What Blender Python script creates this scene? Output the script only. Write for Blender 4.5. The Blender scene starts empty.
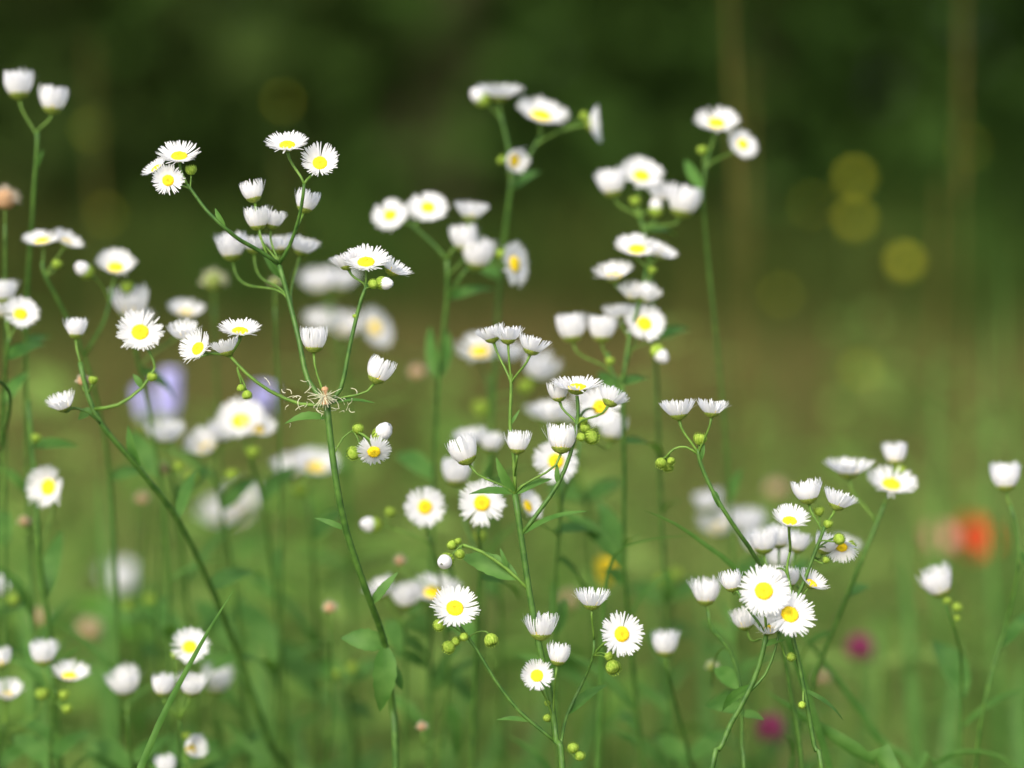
import bpy, math, random
import numpy as np
from mathutils import Vector, Matrix, Quaternion

rnd = random.Random(7)
SC = bpy.context.scene
COL = SC.collection
R = math.radians

# ---------------------------------------------------------------- camera
CAM_H = 0.74
PITCH = R(5.5)
LENS = 85.0
FOCUS = 0.95
FPX = LENS / 36.0 * 1024
CAM = Vector((0, 0, CAM_H))
FWD = Vector((0, math.cos(PITCH), -math.sin(PITCH)))
UP = Vector((0, math.sin(PITCH), math.cos(PITCH)))
RT = Vector((1, 0, 0))
cd = bpy.data.cameras.new('camera')
cam = bpy.data.objects.new('camera', cd)
COL.objects.link(cam)
cam.location = CAM
cam.rotation_euler = (R(90) - PITCH, 0, 0)
cd.lens = LENS
cd.sensor_width = 36
cd.clip_start = 0.02
cd.clip_end = 400
cd.dof.use_dof = True
cd.dof.focus_distance = FOCUS
cd.dof.aperture_fstop = 2.75
SC.camera = cam

# ---------------------------------------------------------------- light
SUN_EL, SUN_AZ = R(40), R(203)      # azimuth clockwise from +Y: behind the camera, to its left
w = bpy.data.worlds.new('World')
SC.world = w
w.use_nodes = True
nt = w.node_tree
sky = nt.nodes.new('ShaderNodeTexSky')
sky.sky_type = 'NISHITA'
sky.sun_disc = False
sky.sun_elevation = SUN_EL
sky.sun_rotation = SUN_AZ
sky.air_density = 1.0
sky.dust_density = 4.0
sky.ozone_density = 1.0
nt.links.new(sky.outputs[0], nt.nodes['Background'].inputs[0])
nt.nodes['Background'].inputs[1].default_value = 0.12
sl = bpy.data.lights.new('sun', 'SUN')
sl.energy = 1.7
sl.angle = R(40)
sl.color = (1.0, 0.96, 0.88)
so = bpy.data.objects.new('sun', sl)
COL.objects.link(so)
sd = Vector((math.sin(SUN_AZ) * math.cos(SUN_EL), math.cos(SUN_AZ) * math.cos(SUN_EL), math.sin(SUN_EL)))
so.rotation_euler = sd.to_track_quat('Z', 'Y').to_euler()
so.location = sd * 20
vs = SC.view_settings
vs.view_transform = 'Standard'
vs.look = 'None'
vs.exposure = 1.24
vs.gamma = 1.0
SC.cycles.use_denoising = True
SC.cycles.max_bounces = 8
SC.cycles.transparent_max_bounces = 4

# ---------------------------------------------------------------- materials
def mat(name, c1, c2, scale=400, trans=0.0, rough=0.6, spec=0.3, attr=False, c3=None, tcol=None, bump=0.0):
    m = bpy.data.materials.new(name)
    m.use_nodes = True
    n, l = m.node_tree.nodes, m.node_tree.links
    p = n['Principled BSDF']
    p.inputs['Roughness'].default_value = rough
    p.inputs['Specular IOR Level'].default_value = spec
    ramp = n.new('ShaderNodeValToRGB')
    ramp.color_ramp.elements[0].color = (*c1, 1)
    ramp.color_ramp.elements[1].color = (*c2, 1)
    if attr:
        a = n.new('ShaderNodeAttribute')
        a.attribute_name = 'tone'
        l.new(a.outputs['Fac'], ramp.inputs[0])
        if c3:
            e = ramp.color_ramp.elements.new(0.6)
            e.color = (*c3, 1)
        ramp.color_ramp.elements[0].position = 0.0
        ramp.color_ramp.elements[-1].position = 1.0
    else:
        tc = n.new('ShaderNodeTexCoord')
        nz = n.new('ShaderNodeTexNoise')
        nz.inputs['Scale'].default_value = scale
        nz.inputs['Detail'].default_value = 3
        l.new(tc.outputs['Object'], nz.inputs['Vector'])
        l.new(nz.outputs['Fac'], ramp.inputs[0])
        ramp.color_ramp.elements[0].position = 0.35
        ramp.color_ramp.elements[1].position = 0.65
        if bump:
            b = n.new('ShaderNodeBump')
            b.inputs['Strength'].default_value = bump
            b.inputs['Distance'].default_value = 0.0004
            l.new(nz.outputs['Fac'], b.inputs['Height'])
            l.new(b.outputs[0], p.inputs['Normal'])
    l.new(ramp.outputs[0], p.inputs['Base Color'])
    if trans > 0:
        t = n.new('ShaderNodeBsdfTranslucent')
        if tcol:
            t.inputs[0].default_value = (*tcol, 1)
        else:
            l.new(ramp.outputs[0], t.inputs[0])
        mx = n.new('ShaderNodeMixShader')
        mx.inputs[0].default_value = trans
        l.new(p.outputs[0], mx.inputs[1])
        l.new(t.outputs[0], mx.inputs[2])
        l.new(mx.outputs[0], n['Material Output'].inputs[0])
    return m

M = dict(
    petal=mat('petal_white', (.80, .80, .83), (.86, .86, .86), 300, .58, .65, .15),
    disc=mat('disc_yellow', (.62, .42, .01), (.88, .68, .03), 1500, .0, .8, .1, bump=.8),
    cup=mat('involucre_green', (.13, .21, .025), (.27, .33, .06), 900, .15, .6, .2, bump=.4),
    stem=mat('stem_green', (.032, .090, .012), (.068, .15, .022), 250, .1, .5, .3),
    twig=mat('pedicel_green', (.075, .16, .02), (.13, .24, .035), 250, .15, .5, .3),
    leaf=mat('leaf_green', (.050, .14, .022), (.095, .21, .042), 120, .4, .55, .2, tcol=(.13, .28, .025)),
    bud=mat('bud_green', (.19, .32, .03), (.36, .48, .08), 5, .25, .7, .1),
    dry=mat('dry_beige', (.48, .41, .30), (.66, .60, .50), 900, .2, .9, .05),
    rust=mat('seed_head_rust', (.34, .19, .09), (.52, .33, .19), 900, .1, .9, .05),
    pappus=mat('pappus_cream', (.55, .55, .36), (.75, .75, .58), 900, .3, .9, .05),
    blue=mat('bell_lavender', (.40, .39, .72), (.56, .54, .84), 90, .3, .6, .2),
    red=mat('poppy_red', (.60, .040, .012), (.74, .08, .02), 60, .35, .5, .2),
    pink=mat('poppy_pink', (.66, .26, .22), (.80, .40, .34), 60, .3, .6, .2),
    magenta=mat('clover_magenta', (.19, .015, .075), (.33, .04, .15), 300, .2, .7, .2),
    yellow=mat('yellow_petal', (.74, .56, .02), (.90, .74, .04), 200, .3, .6, .2),
    lime=mat('lime_bud', (.52, .52, .03), (.68, .66, .05), 200, .3, .6, .2),
    stalk=mat('dry_stalk', (.07, .065, .016), (.12, .10, .025), 200, .1, .9, .05),
    dark=mat('stamen_dark', (.02, .015, .02), (.04, .03, .04), 200, 0, .8, .1),
    grass=mat('grass_mix', (.088, .205, .034), (.36, .28, .165), 1, .35, .7, .08, attr=True, c3=(.175, .200, .058)),
    herb=mat('herb_green', (.080, .200, .026), (.25, .36, .085), 5, .45, .7, .1),
    far_grass=mat('far_grass', (.050, .105, .018), (.20, .12, .055), 1, .3, .8, .05, attr=True, c3=(.105, .105, .030)),
    shade_tinted_grass=mat('shade_tinted_grass', (.022, .060, .010), (.085, .055, .025), 1, .25, .9, .0, attr=True, c3=(.050, .060, .014)),  # grass at the wood's foot; the wood's shade is put into this dark colour
    wood=mat('wood_leaves', (.018, .056, .014), (.046, .056, .018), 1, .25, .9, .0, attr=True, c3=(.034, .070, .013)),
    bark=mat('bark', (.05, .035, .02), (.10, .075, .05), 8, 0, .9, .1),
)

dm = M['disc'].node_tree
_tc = dm.nodes.new('ShaderNodeTexCoord'); _vl = dm.nodes.new('ShaderNodeVectorMath'); _vl.operation = 'LENGTH'
_mr = dm.nodes.new('ShaderNodeMapRange'); _mr.inputs[1].default_value = .0010; _mr.inputs[2].default_value = .0024
_mx = dm.nodes.new('ShaderNodeMix'); _mx.data_type = 'RGBA'
dm.links.new(_tc.outputs['Object'], _vl.inputs[0]); dm.links.new(_vl.outputs['Value'], _mr.inputs[0])
dm.links.new(_mr.outputs[0], _mx.inputs[0])
_mx.inputs[6].default_value = (.40, .36, .02, 1)
dm.links.new(dm.nodes['Color Ramp'].outputs[0], _mx.inputs[7])
dm.links.new(_mx.outputs[2], dm.nodes['Principled BSDF'].inputs['Base Color'])

def ground_mat():
    m = bpy.data.materials.new('meadow_soil')
    m.use_nodes = True
    n, l = m.node_tree.nodes, m.node_tree.links
    p = n['Principled BSDF']
    p.inputs['Roughness'].default_value = .95
    tc = n.new('ShaderNodeTexCoord')
    a = n.new('ShaderNodeTexNoise')
    a.inputs['Scale'].default_value = .9
    a.inputs['Detail'].default_value = 8
    r = n.new('ShaderNodeValToRGB')
    r.color_ramp.elements[0].color = (.10, .08, .03, 1)
    r.color_ramp.elements[1].color = (.09, .12, .03, 1)
    r.color_ramp.elements[0].position = .4
    r.color_ramp.elements[1].position = .6
    l.new(tc.outputs['Object'], a.inputs['Vector'])
    l.new(a.outputs['Fac'], r.inputs[0])
    l.new(r.outputs[0], p.inputs['Base Color'])
    b = n.new('ShaderNodeBump')
    b.inputs['Strength'].default_value = .6
    b.inputs['Distance'].default_value = .03
    l.new(a.outputs['Fac'], b.inputs['Height'])
    l.new(b.outputs[0], p.inputs['Normal'])
    return m

# ---------------------------------------------------------------- helpers
def P(x, y, d):
    return CAM + FWD * d + RT * ((x - 512) / FPX * d) + UP * ((384 - y) / FPX * d)

def V(a):                            # (right, up, toward the camera) -> world direction
    return (RT * a[0] + UP * a[1] - FWD * a[2]).normalized()

def blur(d):
    return LENS * LENS / cd.dof.aperture_fstop / (FOCUS * 1000 - LENS) * 1024 / 36 * abs(1 - FOCUS / d)

class MB:
    def __init__(s):
        s.v, s.f = [], []
    def tube(s, pts, rad, n=7, cap=True):
        pts = [Vector(p) for p in pts]
        if not hasattr(rad, '__len__'):
            rad = [rad] * len(pts)
        t0 = (pts[1] - pts[0]).normalized()
        a = t0.orthogonal().normalized()
        rings = []
        for i, p in enumerate(pts):
            t = (pts[min(i + 1, len(pts) - 1)] - pts[max(i - 1, 0)])
            t = t.normalized() if t.length > 1e-9 else t0
            a = a - t * a.dot(t)
            a = a.normalized() if a.length > 1e-9 else t.orthogonal().normalized()
            b = t.cross(a)
            k = len(s.v)
            for j in range(n):
                q = 2 * math.pi * j / n
                s.v.append(tuple(p + (a * math.cos(q) + b * math.sin(q)) * rad[i]))
            rings.append(k)
        for r0, r1 in zip(rings, rings[1:]):
            for j in range(n):
                s.f.append((r0 + j, r0 + (j + 1) % n, r1 + (j + 1) % n, r1 + j))
        if cap:
            s.f.append(tuple(range(rings[0] + n - 1, rings[0] - 1, -1)))
            s.f.append(tuple(range(rings[-1], rings[-1] + n)))
    def lathe(s, prof, n=16, M_=None, wob=0.0, rg=None):
        k = len(s.v)
        for (r, z) in prof:
            for j in range(n):
                q = 2 * math.pi * j / n
                rr = r * (1 + (rg.uniform(-wob, wob) if rg and r > 0 else 0))
                p = Vector((rr * math.cos(q), rr * math.sin(q), z))
                s.v.append(tuple(M_ @ p if M_ else p))
        for i in range(len(prof) - 1):
            for j in range(n):
                a, b = k + i * n, k + (i + 1) * n
                s.f.append((a + j, a + (j + 1) % n, b + (j + 1) % n, b + j))
    def strip(s, c, side, wid, fold=0.0, nrm=None):
        """a flat blade: centre points, side vectors, half widths; folded along its midline"""
        k = len(s.v)
        for i, (p, sv, h) in enumerate(zip(c, side, wid)):
            up = (nrm[i] * (h * fold)) if nrm else Vector()
            s.v += [tuple(p - sv * h + up), tuple(p), tuple(p + sv * h + up)]
        for i in range(len(c) - 1):
            a, b = k + 3 * i, k + 3 * i + 3
            s.f += [(a, a + 1, b + 1, b), (a + 1, a + 2, b + 2, b + 1)]
    def mesh(s, name, m, smooth=True):
        me = bpy.data.meshes.new(name)
        me.from_pydata(s.v, [], s.f)
        if smooth:
            me.polygons.foreach_set('use_smooth', [True] * len(me.polygons))
        me.materials.append(M[m] if isinstance(m, str) else m)
        me.update()
        return me

def link(name, me, parent=None, loc=None, rot=None, sc=None):
    o = bpy.data.objects.new(name, me)
    COL.objects.link(o)
    if parent:
        o.parent = parent
    if loc is not None:
        o.location = loc
    if rot is not None:
        o.rotation_mode = 'QUATERNION'
        o.rotation_quaternion = rot
    if sc is not None:
        o.scale = (sc, sc, sc) if not hasattr(sc, '__len__') else sc
    return o

def tag(o, label, cat, group=None, kind=None):
    if label: o['label'] = label
    if cat: o['category'] = cat
    if group: o['group'] = group
    if kind: o['kind'] = kind
    return o

def smooth(pts, step=0.006):
    """Catmull-Rom through the points"""
    pts = [Vector(p) for p in pts]
    if len(pts) < 2:
        return pts
    q = [pts[0] * 2 - pts[1]] + pts + [pts[-1] * 2 - pts[-2]]
    out = []
    for i in range(1, len(q) - 2):
        a, b, c, d = q[i - 1:i + 3]
        n = max(2, int((c - b).length / step))
        for k in range(n):
            t = k / n
            out.append(.5 * ((2 * b) + (c - a) * t + (2 * a - 5 * b + 4 * c - d) * t * t + (3 * b - a - 3 * c + d) * t ** 3))
    out.append(pts[-1])
    return out

# ---------------------------------------------------------------- flower library
KIND = dict(   # angle from the axis at the root and at the tip, length, count
    cup=(34, -13, .0108, 74, .0041), goblet=(36, 0, .0098, 80, .0045), half=(46, 26, .0094, 86, .0044),
    wide=(64, 42, .0077, 86, .0039), flat=(86, 74, .0066, 86, .0034), open=(76, 58, .0069, 86, .0036), droop=(98, 112, .0060, 70, .0034))
LIB = {}
def head_lib(kind, var):
    key = (kind, var)
    if key in LIB:
        return LIB[key]
    rg = random.Random(hash(kind) % 1 + var * 31 + len(kind) * 7 + ord(kind[0]))
    a0, a1, L, N, RB = KIND[kind]
    hurt = [(rg.uniform(0, 6.28), rg.uniform(.08, .3)) for _ in range(rg.choice((0, 1, 1, 2)))]
    b = MB()
    rmax = 0
    zs = []
    gap = rg.uniform(0, 6.28)
    lop = rg.uniform(2, 9)
    for layer in (0, 1):
        NN = int(N * .62)
        for i in range(NN):
            q = 2 * math.pi * (i + .5 * layer) / NN + rg.uniform(-.05, .05)
            l = L * rg.uniform(.84, 1.07) * (1 - .05 * layer)
            da = rg.gauss(0, 5) - layer * 7 + lop * math.cos(q - gap)
            # here and there a ray stands off or is bent
            if rg.random() < .07:
                da += rg.uniform(10, 34)
            if abs(((q - gap + 3.14) % 6.28) - 3.14) < .25 and rg.random() < .4:
                continue
            if any(abs(((q - c_ + 3.14) % 6.28) - 3.14) < w_ for c_, w_ in hurt) and rg.random() < .65:
                if rg.random() < .6:
                    continue
                da += rg.uniform(-30, 45); l *= rg.uniform(.6, .95)
            twist = rg.gauss(0, .25)
            er = Vector((math.cos(q), math.sin(q), 0))
            et = Vector((-math.sin(q), math.cos(q), 0))
            p = er * (RB - .0003 * layer) + Vector((0, 0, .0001 + .0002 * layer))
            cs, ss, ws = [], [], []
            S = 5
            hw = rg.uniform(.00033, .00046)
            side_bend = rg.gauss(0, .05)
            for k in range(S + 1):
                t = k / S
                an = R(a1 + da * min(1, t * 1.5) + (a0 - a1) * (1 - t) ** 1.3)
                cs.append(p.copy())
                sv = (et * math.cos(twist * t) + Vector((0, 0, 1)) * math.sin(twist * t)).normalized()
                ss.append(sv)
                ws.append(hw * (.6, .9, 1, 1.0, .88, .45)[k])
                p = p + (er * math.sin(an) + Vector((0, 0, 1)) * math.cos(an) + et * side_bend * t * 2) * (l / S)
            b.strip(cs, ss, ws)
            rmax = max(rmax, math.hypot(cs[-1].x, cs[-1].y), math.hypot(cs[3].x, cs[3].y)) if abs(da) < 12 else rmax
            zs.append(cs[-1].z)
    petals = b.mesh('petals', 'petal')
    d = MB()
    prof = [(.0035, -.0004), (.0036, .0002), (.0033, .0008), (.0025, .0014), (.0015, .0015), (.0007, .0013), (.0001, .0013)]
    d.lathe(prof, 20, wob=.05, rg=rg)
    for i in range(90):              # the tiny florets of the disc
        rr = .0034 * math.sqrt((i + .5) / 90)
        q = i * 2.39996
        z = .0013 - .0008 * (rr / .0034) ** 3
        c = Vector((rr * math.cos(q), rr * math.sin(q), z))
        d.lathe([(.00018, -.0002), (.00021, .0001 + .0002 * (i % 3 == 0)), (.00013, .00034 + .0002 * (i % 3 == 0)), (.00001, .0004 + .0002 * (i % 3 == 0))], 5, Matrix.Translation(c))
    kd = RB / .0036
    d.v = [(x * min(kd, 1.1), y * min(kd, 1.1), z) for x, y, z in d.v]
    disc = d.mesh('disc', 'disc')
    c = MB()
    c.lathe([(.0006, -.0024), (.0013, -.0021), (.0024, -.0015), (.0032, -.0008), (.0036, -.0002), (.0036, .0000), (.0033, .0002)], 22)
    for layer in (0, 1):             # pointed bracts
        for i in range(22):
            q = 2 * math.pi * (i + .5 * layer) / 22 + rg.uniform(-.05, .05)
            er = Vector((math.cos(q), math.sin(q), 0)); et = Vector((-math.sin(q), math.cos(q), 0))
            pr = [(.0022, -.0018), (.0033, -.0008), (.0038, -.0001), (.0039, .0006 * (1 - layer * .6))]
            c.strip([er * (r_ + .00006) + Vector((0, 0, z)) for r_, z in pr], [et] * 4, [.0002, .0003, .00026, .00004])
    c.v = [(x * kd, y * kd, z * (kd if z < 0 else 1)) for x, y, z in c.v]
    cup = c.mesh('involucre', 'cup')
    h = max(.0008, float(np.mean(zs)))
    LIB[key] = (petals, disc, cup, 2 * rmax, h)
    return LIB[key]

BUDS = {}
def bud_lib(kind, var):
    key = (kind, var)
    if key in BUDS:
        return BUDS[key]
    rg = random.Random(var + 5)
    b = MB()
    n = 14
    b.lathe([(.0002, -.46), (.20, -.42), (.40, -.24), (.48, 0), (.44, .22), (.30, .34), (.12, .36), (.01, .34)], n, wob=.03, rg=rg)
    for i in range(16):
        q = 2 * math.pi * i / 16
        er = Vector((math.cos(q), math.sin(q), 0)); et = Vector((-math.sin(q), math.cos(q), 0))
        k_ = rg.uniform(.9, 1.12)
        pr = [(.28, -.40), (.46, -.18), (.53, .05), (.50, .28 * k_), (.40, .46 * k_)]
        b.strip([er * (r_ + .015) + Vector((0, 0, z)) for r_, z in pr], [et] * 5, [.05, .075, .07, .05, .008])
    green = b.mesh('bud', 'bud')
    white = None
    if kind == 'whitebud':
        c = MB()
        for i in range(46):
            q = 2 * math.pi * i / 46 + rg.uniform(-.08, .08)
            er = Vector((math.cos(q), math.sin(q), 0)); et = Vector((-math.sin(q), math.cos(q), 0))
            k = rg.uniform(.9, 1.1)
            pr = [(.40, .1), (.50, .35), (.46, .62), (.30, .85 * k), (.10, .98 * k)]
            c.strip([er * r_ + Vector((0, 0, z)) for r_, z in pr], [et] * 5, [.06, .07, .07, .06, .03])
        white = c.mesh('petals', 'petal')
    BUDS[key] = (green, white)
    return BUDS[key]

SEED = {}
def seed_lib(kind):
    if kind in SEED:
        return SEED[kind]
    rg = random.Random(3)
    b = MB()
    for i in range(260):
        u, q = rg.uniform(-.25, 1), rg.uniform(0, 6.28)
        r_ = math.sqrt(max(0, 1 - u * u))
        dr = Vector((r_ * math.cos(q), r_ * math.sin(q), u))
        bend = Vector((rg.gauss(0, .2), rg.gauss(0, .2), rg.gauss(0, .2)))
        b.tube([dr * .1, dr * .3 + bend * .1, dr * rg.uniform(.42, .55) + bend * .25], [.012, .010, .006], 3, False)
    hairs = b.mesh('pappus', 'pappus' if kind == 'cream' else 'dry')
    c = MB()
    c.lathe([(.02, -.3), (.16, -.28), (.30, -.16), (.36, 0), (.30, .2), (.16, .32), (.01, .35)], 12, wob=.06, rg=rg)
    core = c.mesh('seed_head', 'cup' if kind == 'cream' else 'rust')
    SEED[kind] = (core, hairs)
    return SEED[kind]

def leaf_mesh(p0, p1, wid, nrm, sag=.08, teeth=True, m='leaf', name='leaf', rg=rnd, curl=0.0):
    """lanceolate leaf from p0 to p1 (local coordinates); folded and arched"""
    ax = p1 - p0
    L = ax.length
    t = ax.normalized()
    side = t.cross(nrm)
    side = side.normalized() if side.length > 1e-6 else t.orthogonal()
    nr = side.cross(t).normalized()
    if nr.dot(nrm) < 0:
        nr = -nr
    b = MB()
    S = 12
    cs, ss, ws, ns = [], [], [], []
    for k in range(S + 1):
        u = k / S
        arch = math.sin(u * math.pi) * sag * L
        cs.append(p0 + ax * u + nr * arch + side * math.sin(u * 2.5) * curl * L)
        prof = (math.sin(math.pi * min(1, u ** .85)) ** .8) * (1 - .25 * u) if 0 < u < 1 else 0
        prof = max(prof, .10 if u < .5 else .015)
        if teeth and k % 2 == 0 and .25 < u < .9:
            prof *= .90
        tw = .25 * math.sin(u * 3)
        ss.append((side * math.cos(tw) + nr * math.sin(tw)).normalized())
        ws.append(wid / 2 * prof)
        ns.append(nr)
    b.strip(cs, ss, ws, fold=.30, nrm=ns)
    # midrib below the blade
    b.tube([c - n_ * .0001 for c, n_ in zip(cs, ns)], [max(.00008, .00035 * (1 - i / S)) for i in range(S + 1)], 4)
    return b.mesh(name, m)

class Plant:
    def __init__(s, label, d, name='fleabane_plant', cat='wildflower', group='white fleabane plants in the meadow', seed=None, hair=False):
        s.label, s.d, s.name, s.cat, s.group = label, d, name, cat, group
        s.lines = []                 # world polylines that later parts attach to
        s.b, s.tws = MB(), []
        s.parts = []
        s.rg = random.Random(seed if seed is not None else len(label) * 13 + int(d * 1000))
        s.hair = hair
        s.base = None
    def w3(s, p, d=None):
        return P(p[0], p[1], p[2] if len(p) > 2 else (d or s.d))
    def snap(s, x, y):
        best, bp, bt = 1e9, None, None
        for ln in s.lines:
            for i, q in enumerate(ln):
                v = q - CAM
                dd = v.dot(FWD)
                px = 512 + v.dot(RT) / dd * FPX
                py = 384 - v.dot(UP) / dd * FPX
                e = (px - x) ** 2 + (py - y) ** 2
                if e < best:
                    best, bp = e, q
                    j = min(i + 1, len(ln) - 1)
                    bt = (ln[j] - ln[max(0, j - 1)])
        return bp.copy(), bt.normalized() if bt.length > 1e-9 else Vector((0, 0, 1))
    def hairs(s, pts, r, dens=900):
        if not s.hair:
            return
        for a, b in zip(pts, pts[1:]):
            n = int((b - a).length * dens + s.rg.random())
            t = (b - a).normalized()
            o = t.orthogonal().normalized()
            for _ in range(n):
                q = s.rg.uniform(0, 6.28)
                dr = (o * math.cos(q) + t.cross(o) * math.sin(q))
                p = a.lerp(b, s.rg.random()) + dr * r * .9
                tip = p + (dr + t * s.rg.uniform(-.2, .5)).normalized() * s.rg.uniform(.0006, .0013)
                k = len(s.b.v)
                sv = t * .00008
                s.b.v += [tuple(p - sv), tuple(p + sv), tuple(tip)]
                s.b.f.append((k, k + 1, k + 2))
    def stem(s, pts, r0=.0013, r1=.0009):
        f_ = 1.0 if s.d < 1.0 else .82
        r0, r1 = r0 * 1.12 * f_, r1 * 1.1 * f_
        """bottom to top; carried on down to the ground below the frame"""
        w_ = [s.w3(p) for p in pts]
        lo = w_[0]
        dr = (w_[1] - w_[0])
        dx = -dr.x / max(dr.z, .02) * lo.z
        dx = max(-.06, min(.06, dx * .35))
        dy = max(-.03, min(.03, -dr.y / max(dr.z, .02) * lo.z * .2))
        if s.base is None:
            s.base = Vector((lo.x + dx, lo.y + dy, 0))
        g = s.base
        ctrl = [g, Vector((g.x + (lo.x - g.x) * .35, g.y + (lo.y - g.y) * .35, lo.z * .45))] + w_
        sm = smooth(ctrl, .008)
        rad = [r0 * 1.25 + (r0 - r0 * 1.25) * min(1, i / len(sm) * 2) if i < len(sm) / 2 else r0 + (r1 - r0) * (i / len(sm) - .5) * 2 for i in range(len(sm))]
        s.b.tube(sm, rad, 8)
        s.hairs(sm[len(sm) // 3:], (r0 + r1) / 2)
        s.lines.append(sm)
        return s
    def branch(s, pts, r0=.0009, r1=.0006, light=False):
        a, t = s.snap(pts[0][0], pts[0][1])
        w_ = [a] + [s.w3(p) for p in pts[1:]]
        sm = smooth(w_, .005)
        n = len(sm)
        if light:
            s.tws.append(MB())
        (s.tws[-1] if light else s.b).tube(sm, [r0 + (r1 - r0) * i / n for i in range(n)], 7)
        s.hairs(sm, (r0 + r1) / 2)
        s.lines.append(sm)
        return s
    def pedicel(s, att, end, tan, r=.0005, lenk=.45):
        a, t = s.snap(*att)
        L = (end - a).length
        pts = []
        h0 = a + ((end - a).normalized() + t * .8).normalized() * L * .3
        h1 = end - tan * L * lenk * .8
        n = max(5, int(L / .004))
        for k in range(n + 1):
            u = k / n
            pts.append(a * (1 - u) ** 3 + h0 * 3 * u * (1 - u) ** 2 + h1 * 3 * u * u * (1 - u) + end * u ** 3)
        rr = [r * (1 + .35 * max(0, k / n - .85) / .15) for k in range(n + 1)]
        s.tws.append(MB())
        s.tws[-1].tube(pts, rr, 6)
        if s.hair and L < .2:
            s.hairs(pts, r, 700)
        s.lines.append(pts)
    def head(s, x, y, kind, w, ax, att=None, d=None, label=None):
        d = d or s.d
        var = s.rg.randrange(7)
        pet, disc, cup, nat, h = head_lib(kind, var)
        we = max(w - blur(d) * .25, w * .6)
        k = we * d / FPX / nat
        k = max(.62, min(1.8, k)) * (1.05 if d < 1.0 else 1.12)
        axis = V(ax)
        ct = P(x, y, d)
        org = ct - axis * (h * .5 * k)
        q = axis.to_track_quat('Z', 'Y') @ Quaternion((0, 0, 1), s.rg.uniform(0, 6.28))
        s.parts.append(('head', pet, disc, cup, org, q, k, label))
        if att:
            s.pedicel(att, org - axis * (.0027 * k), axis, r=.00045 if w < 40 else .00055)
        return s
    def bud(s, x, y, w, ax=(0, 1, .2), att=None, d=None, white=False):
        d = d or s.d
        we = max(w - blur(d) * .5, w * .55)
        k = we * d / FPX
        g, wh = bud_lib('whitebud' if white else 'bud', 0)
        axis = V(ax)
        org = P(x, y, d)
        s.parts.append(('bud', g, wh, None, org, axis.to_track_quat('Z', 'Y'), k, None))
        if att:
            s.pedicel(att, org - axis * k * .48, axis, r=.00035)
        return s
    def seedhead(s, x, y, w, att=None, d=None, kind='cream', ax=(0, 1, 0)):
        d = d or s.d
        k = max(w - blur(d) * .5, w * .6) * d / FPX
        core, hairs = seed_lib(kind)
        axis = V(ax)
        org = P(x, y, d)
        s.parts.append(('seed', core, hairs, None, org, axis.to_track_quat('Z', 'Y'), k, None))
        if att:
            s.pedicel(att, org - axis * k * .3, axis, r=.0004)
        return s
    def leaf(s, x0, y0, x1, y1, wpx, d=None, dd=0.0, nrm=(0, .6, .8), sag=.08, curl=0.0):
        a, t = s.snap(x0, y0)
        d1 = (a - CAM).dot(FWD) + dd
        b = P(x1, y1, d1)
        s.parts.append(('leaf', a, b, wpx * d1 / FPX, V(nrm), sag, curl, None))
        return s
    def wild_leaves(s, n, lo=.06, hi=.40, size=(.05, .09), wid=(.010, .018)):
        if s.d > 1.015:
            for _ in range(int(n * 1.1)):
                ln = s.lines[0]
                z = s.rg.uniform(.40, .60)
                if z > max(v.z for v in ln) - .055:
                    continue
                q = min(ln, key=lambda v: abs(v.z - z))
                an = s.rg.uniform(0, 6.28)
                L = s.rg.uniform(.018, .036)
                tip = q + Vector((math.cos(an) * L, (.3 + math.sin(an) * .6) * L, s.rg.uniform(.2, .9) * L))
                s.parts.append(('leaf', q.copy(), tip, s.rg.uniform(.004, .009), Vector((0, -.4, 1)), .1, 0, None))
        """lower stem leaves below the frame and beside it"""
        for _ in range(n):
            ln = s.lines[0]
            z = s.rg.uniform(lo, hi)
            q = min(ln, key=lambda v: abs(v.z - z))
            an = s.rg.uniform(0, 6.28)
            L = s.rg.uniform(*size)
            tip = q + Vector((math.cos(an) * L, math.sin(an) * L, s.rg.uniform(-.1, .5) * L))
            s.parts.append(('leaf', q.copy(), tip, s.rg.uniform(*wid), Vector((0, 0, 1)), .12, 0, None))
        return s
    def done(s):
        root = bpy.data.objects.new(s.name, None)
        COL.objects.link(root)
        root.empty_display_size = .02
        base = s.base or Vector((0, 0, 0))
        root.location = base
        tag(root, s.label, s.cat, s.group)
        def loc(b):
            b.v = [(x - base.x, y - base.y, z - base.z) for x, y, z in b.v]
            return b
        if s.b.v:
            link('stem', loc(s.b).mesh('stem', 'stem'), root)
        for tw in s.tws:
            link('flower_stalk', loc(tw).mesh('flower_stalk', 'twig'), root)
        for p in s.parts:
            if p[0] == 'head':
                _, pet, disc, cup, org, q, k, lab = p
                o = link('flower_head', cup, root, org - base, q, k)
                if lab: o['label'] = lab
                link('petals', pet, o)
                link('disc', disc, o)
            elif p[0] == 'bud':
                _, g, wh, _, org, q, k, _ = p
                o = link('bud', g, root, org - base, q, k)
                if wh: link('petals', wh, o)
            elif p[0] == 'seed':
                _, core, hairs, _, org, q, k, _ = p
                o = link('seed_head', core, root, org - base, q, k)
                link('pappus', hairs, o)
            elif p[0] == 'leaf':
                _, a, b, wd, nr, sag, curl, _ = p
                link('leaf', leaf_mesh(a - base, b - base, wd, nr, sag, curl=curl), root)
            elif p[0] == 'mesh':
                link(p[1], p[2], root, p[3] - base if p[3] is not None else None, p[4], p[5])
        return root

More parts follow.
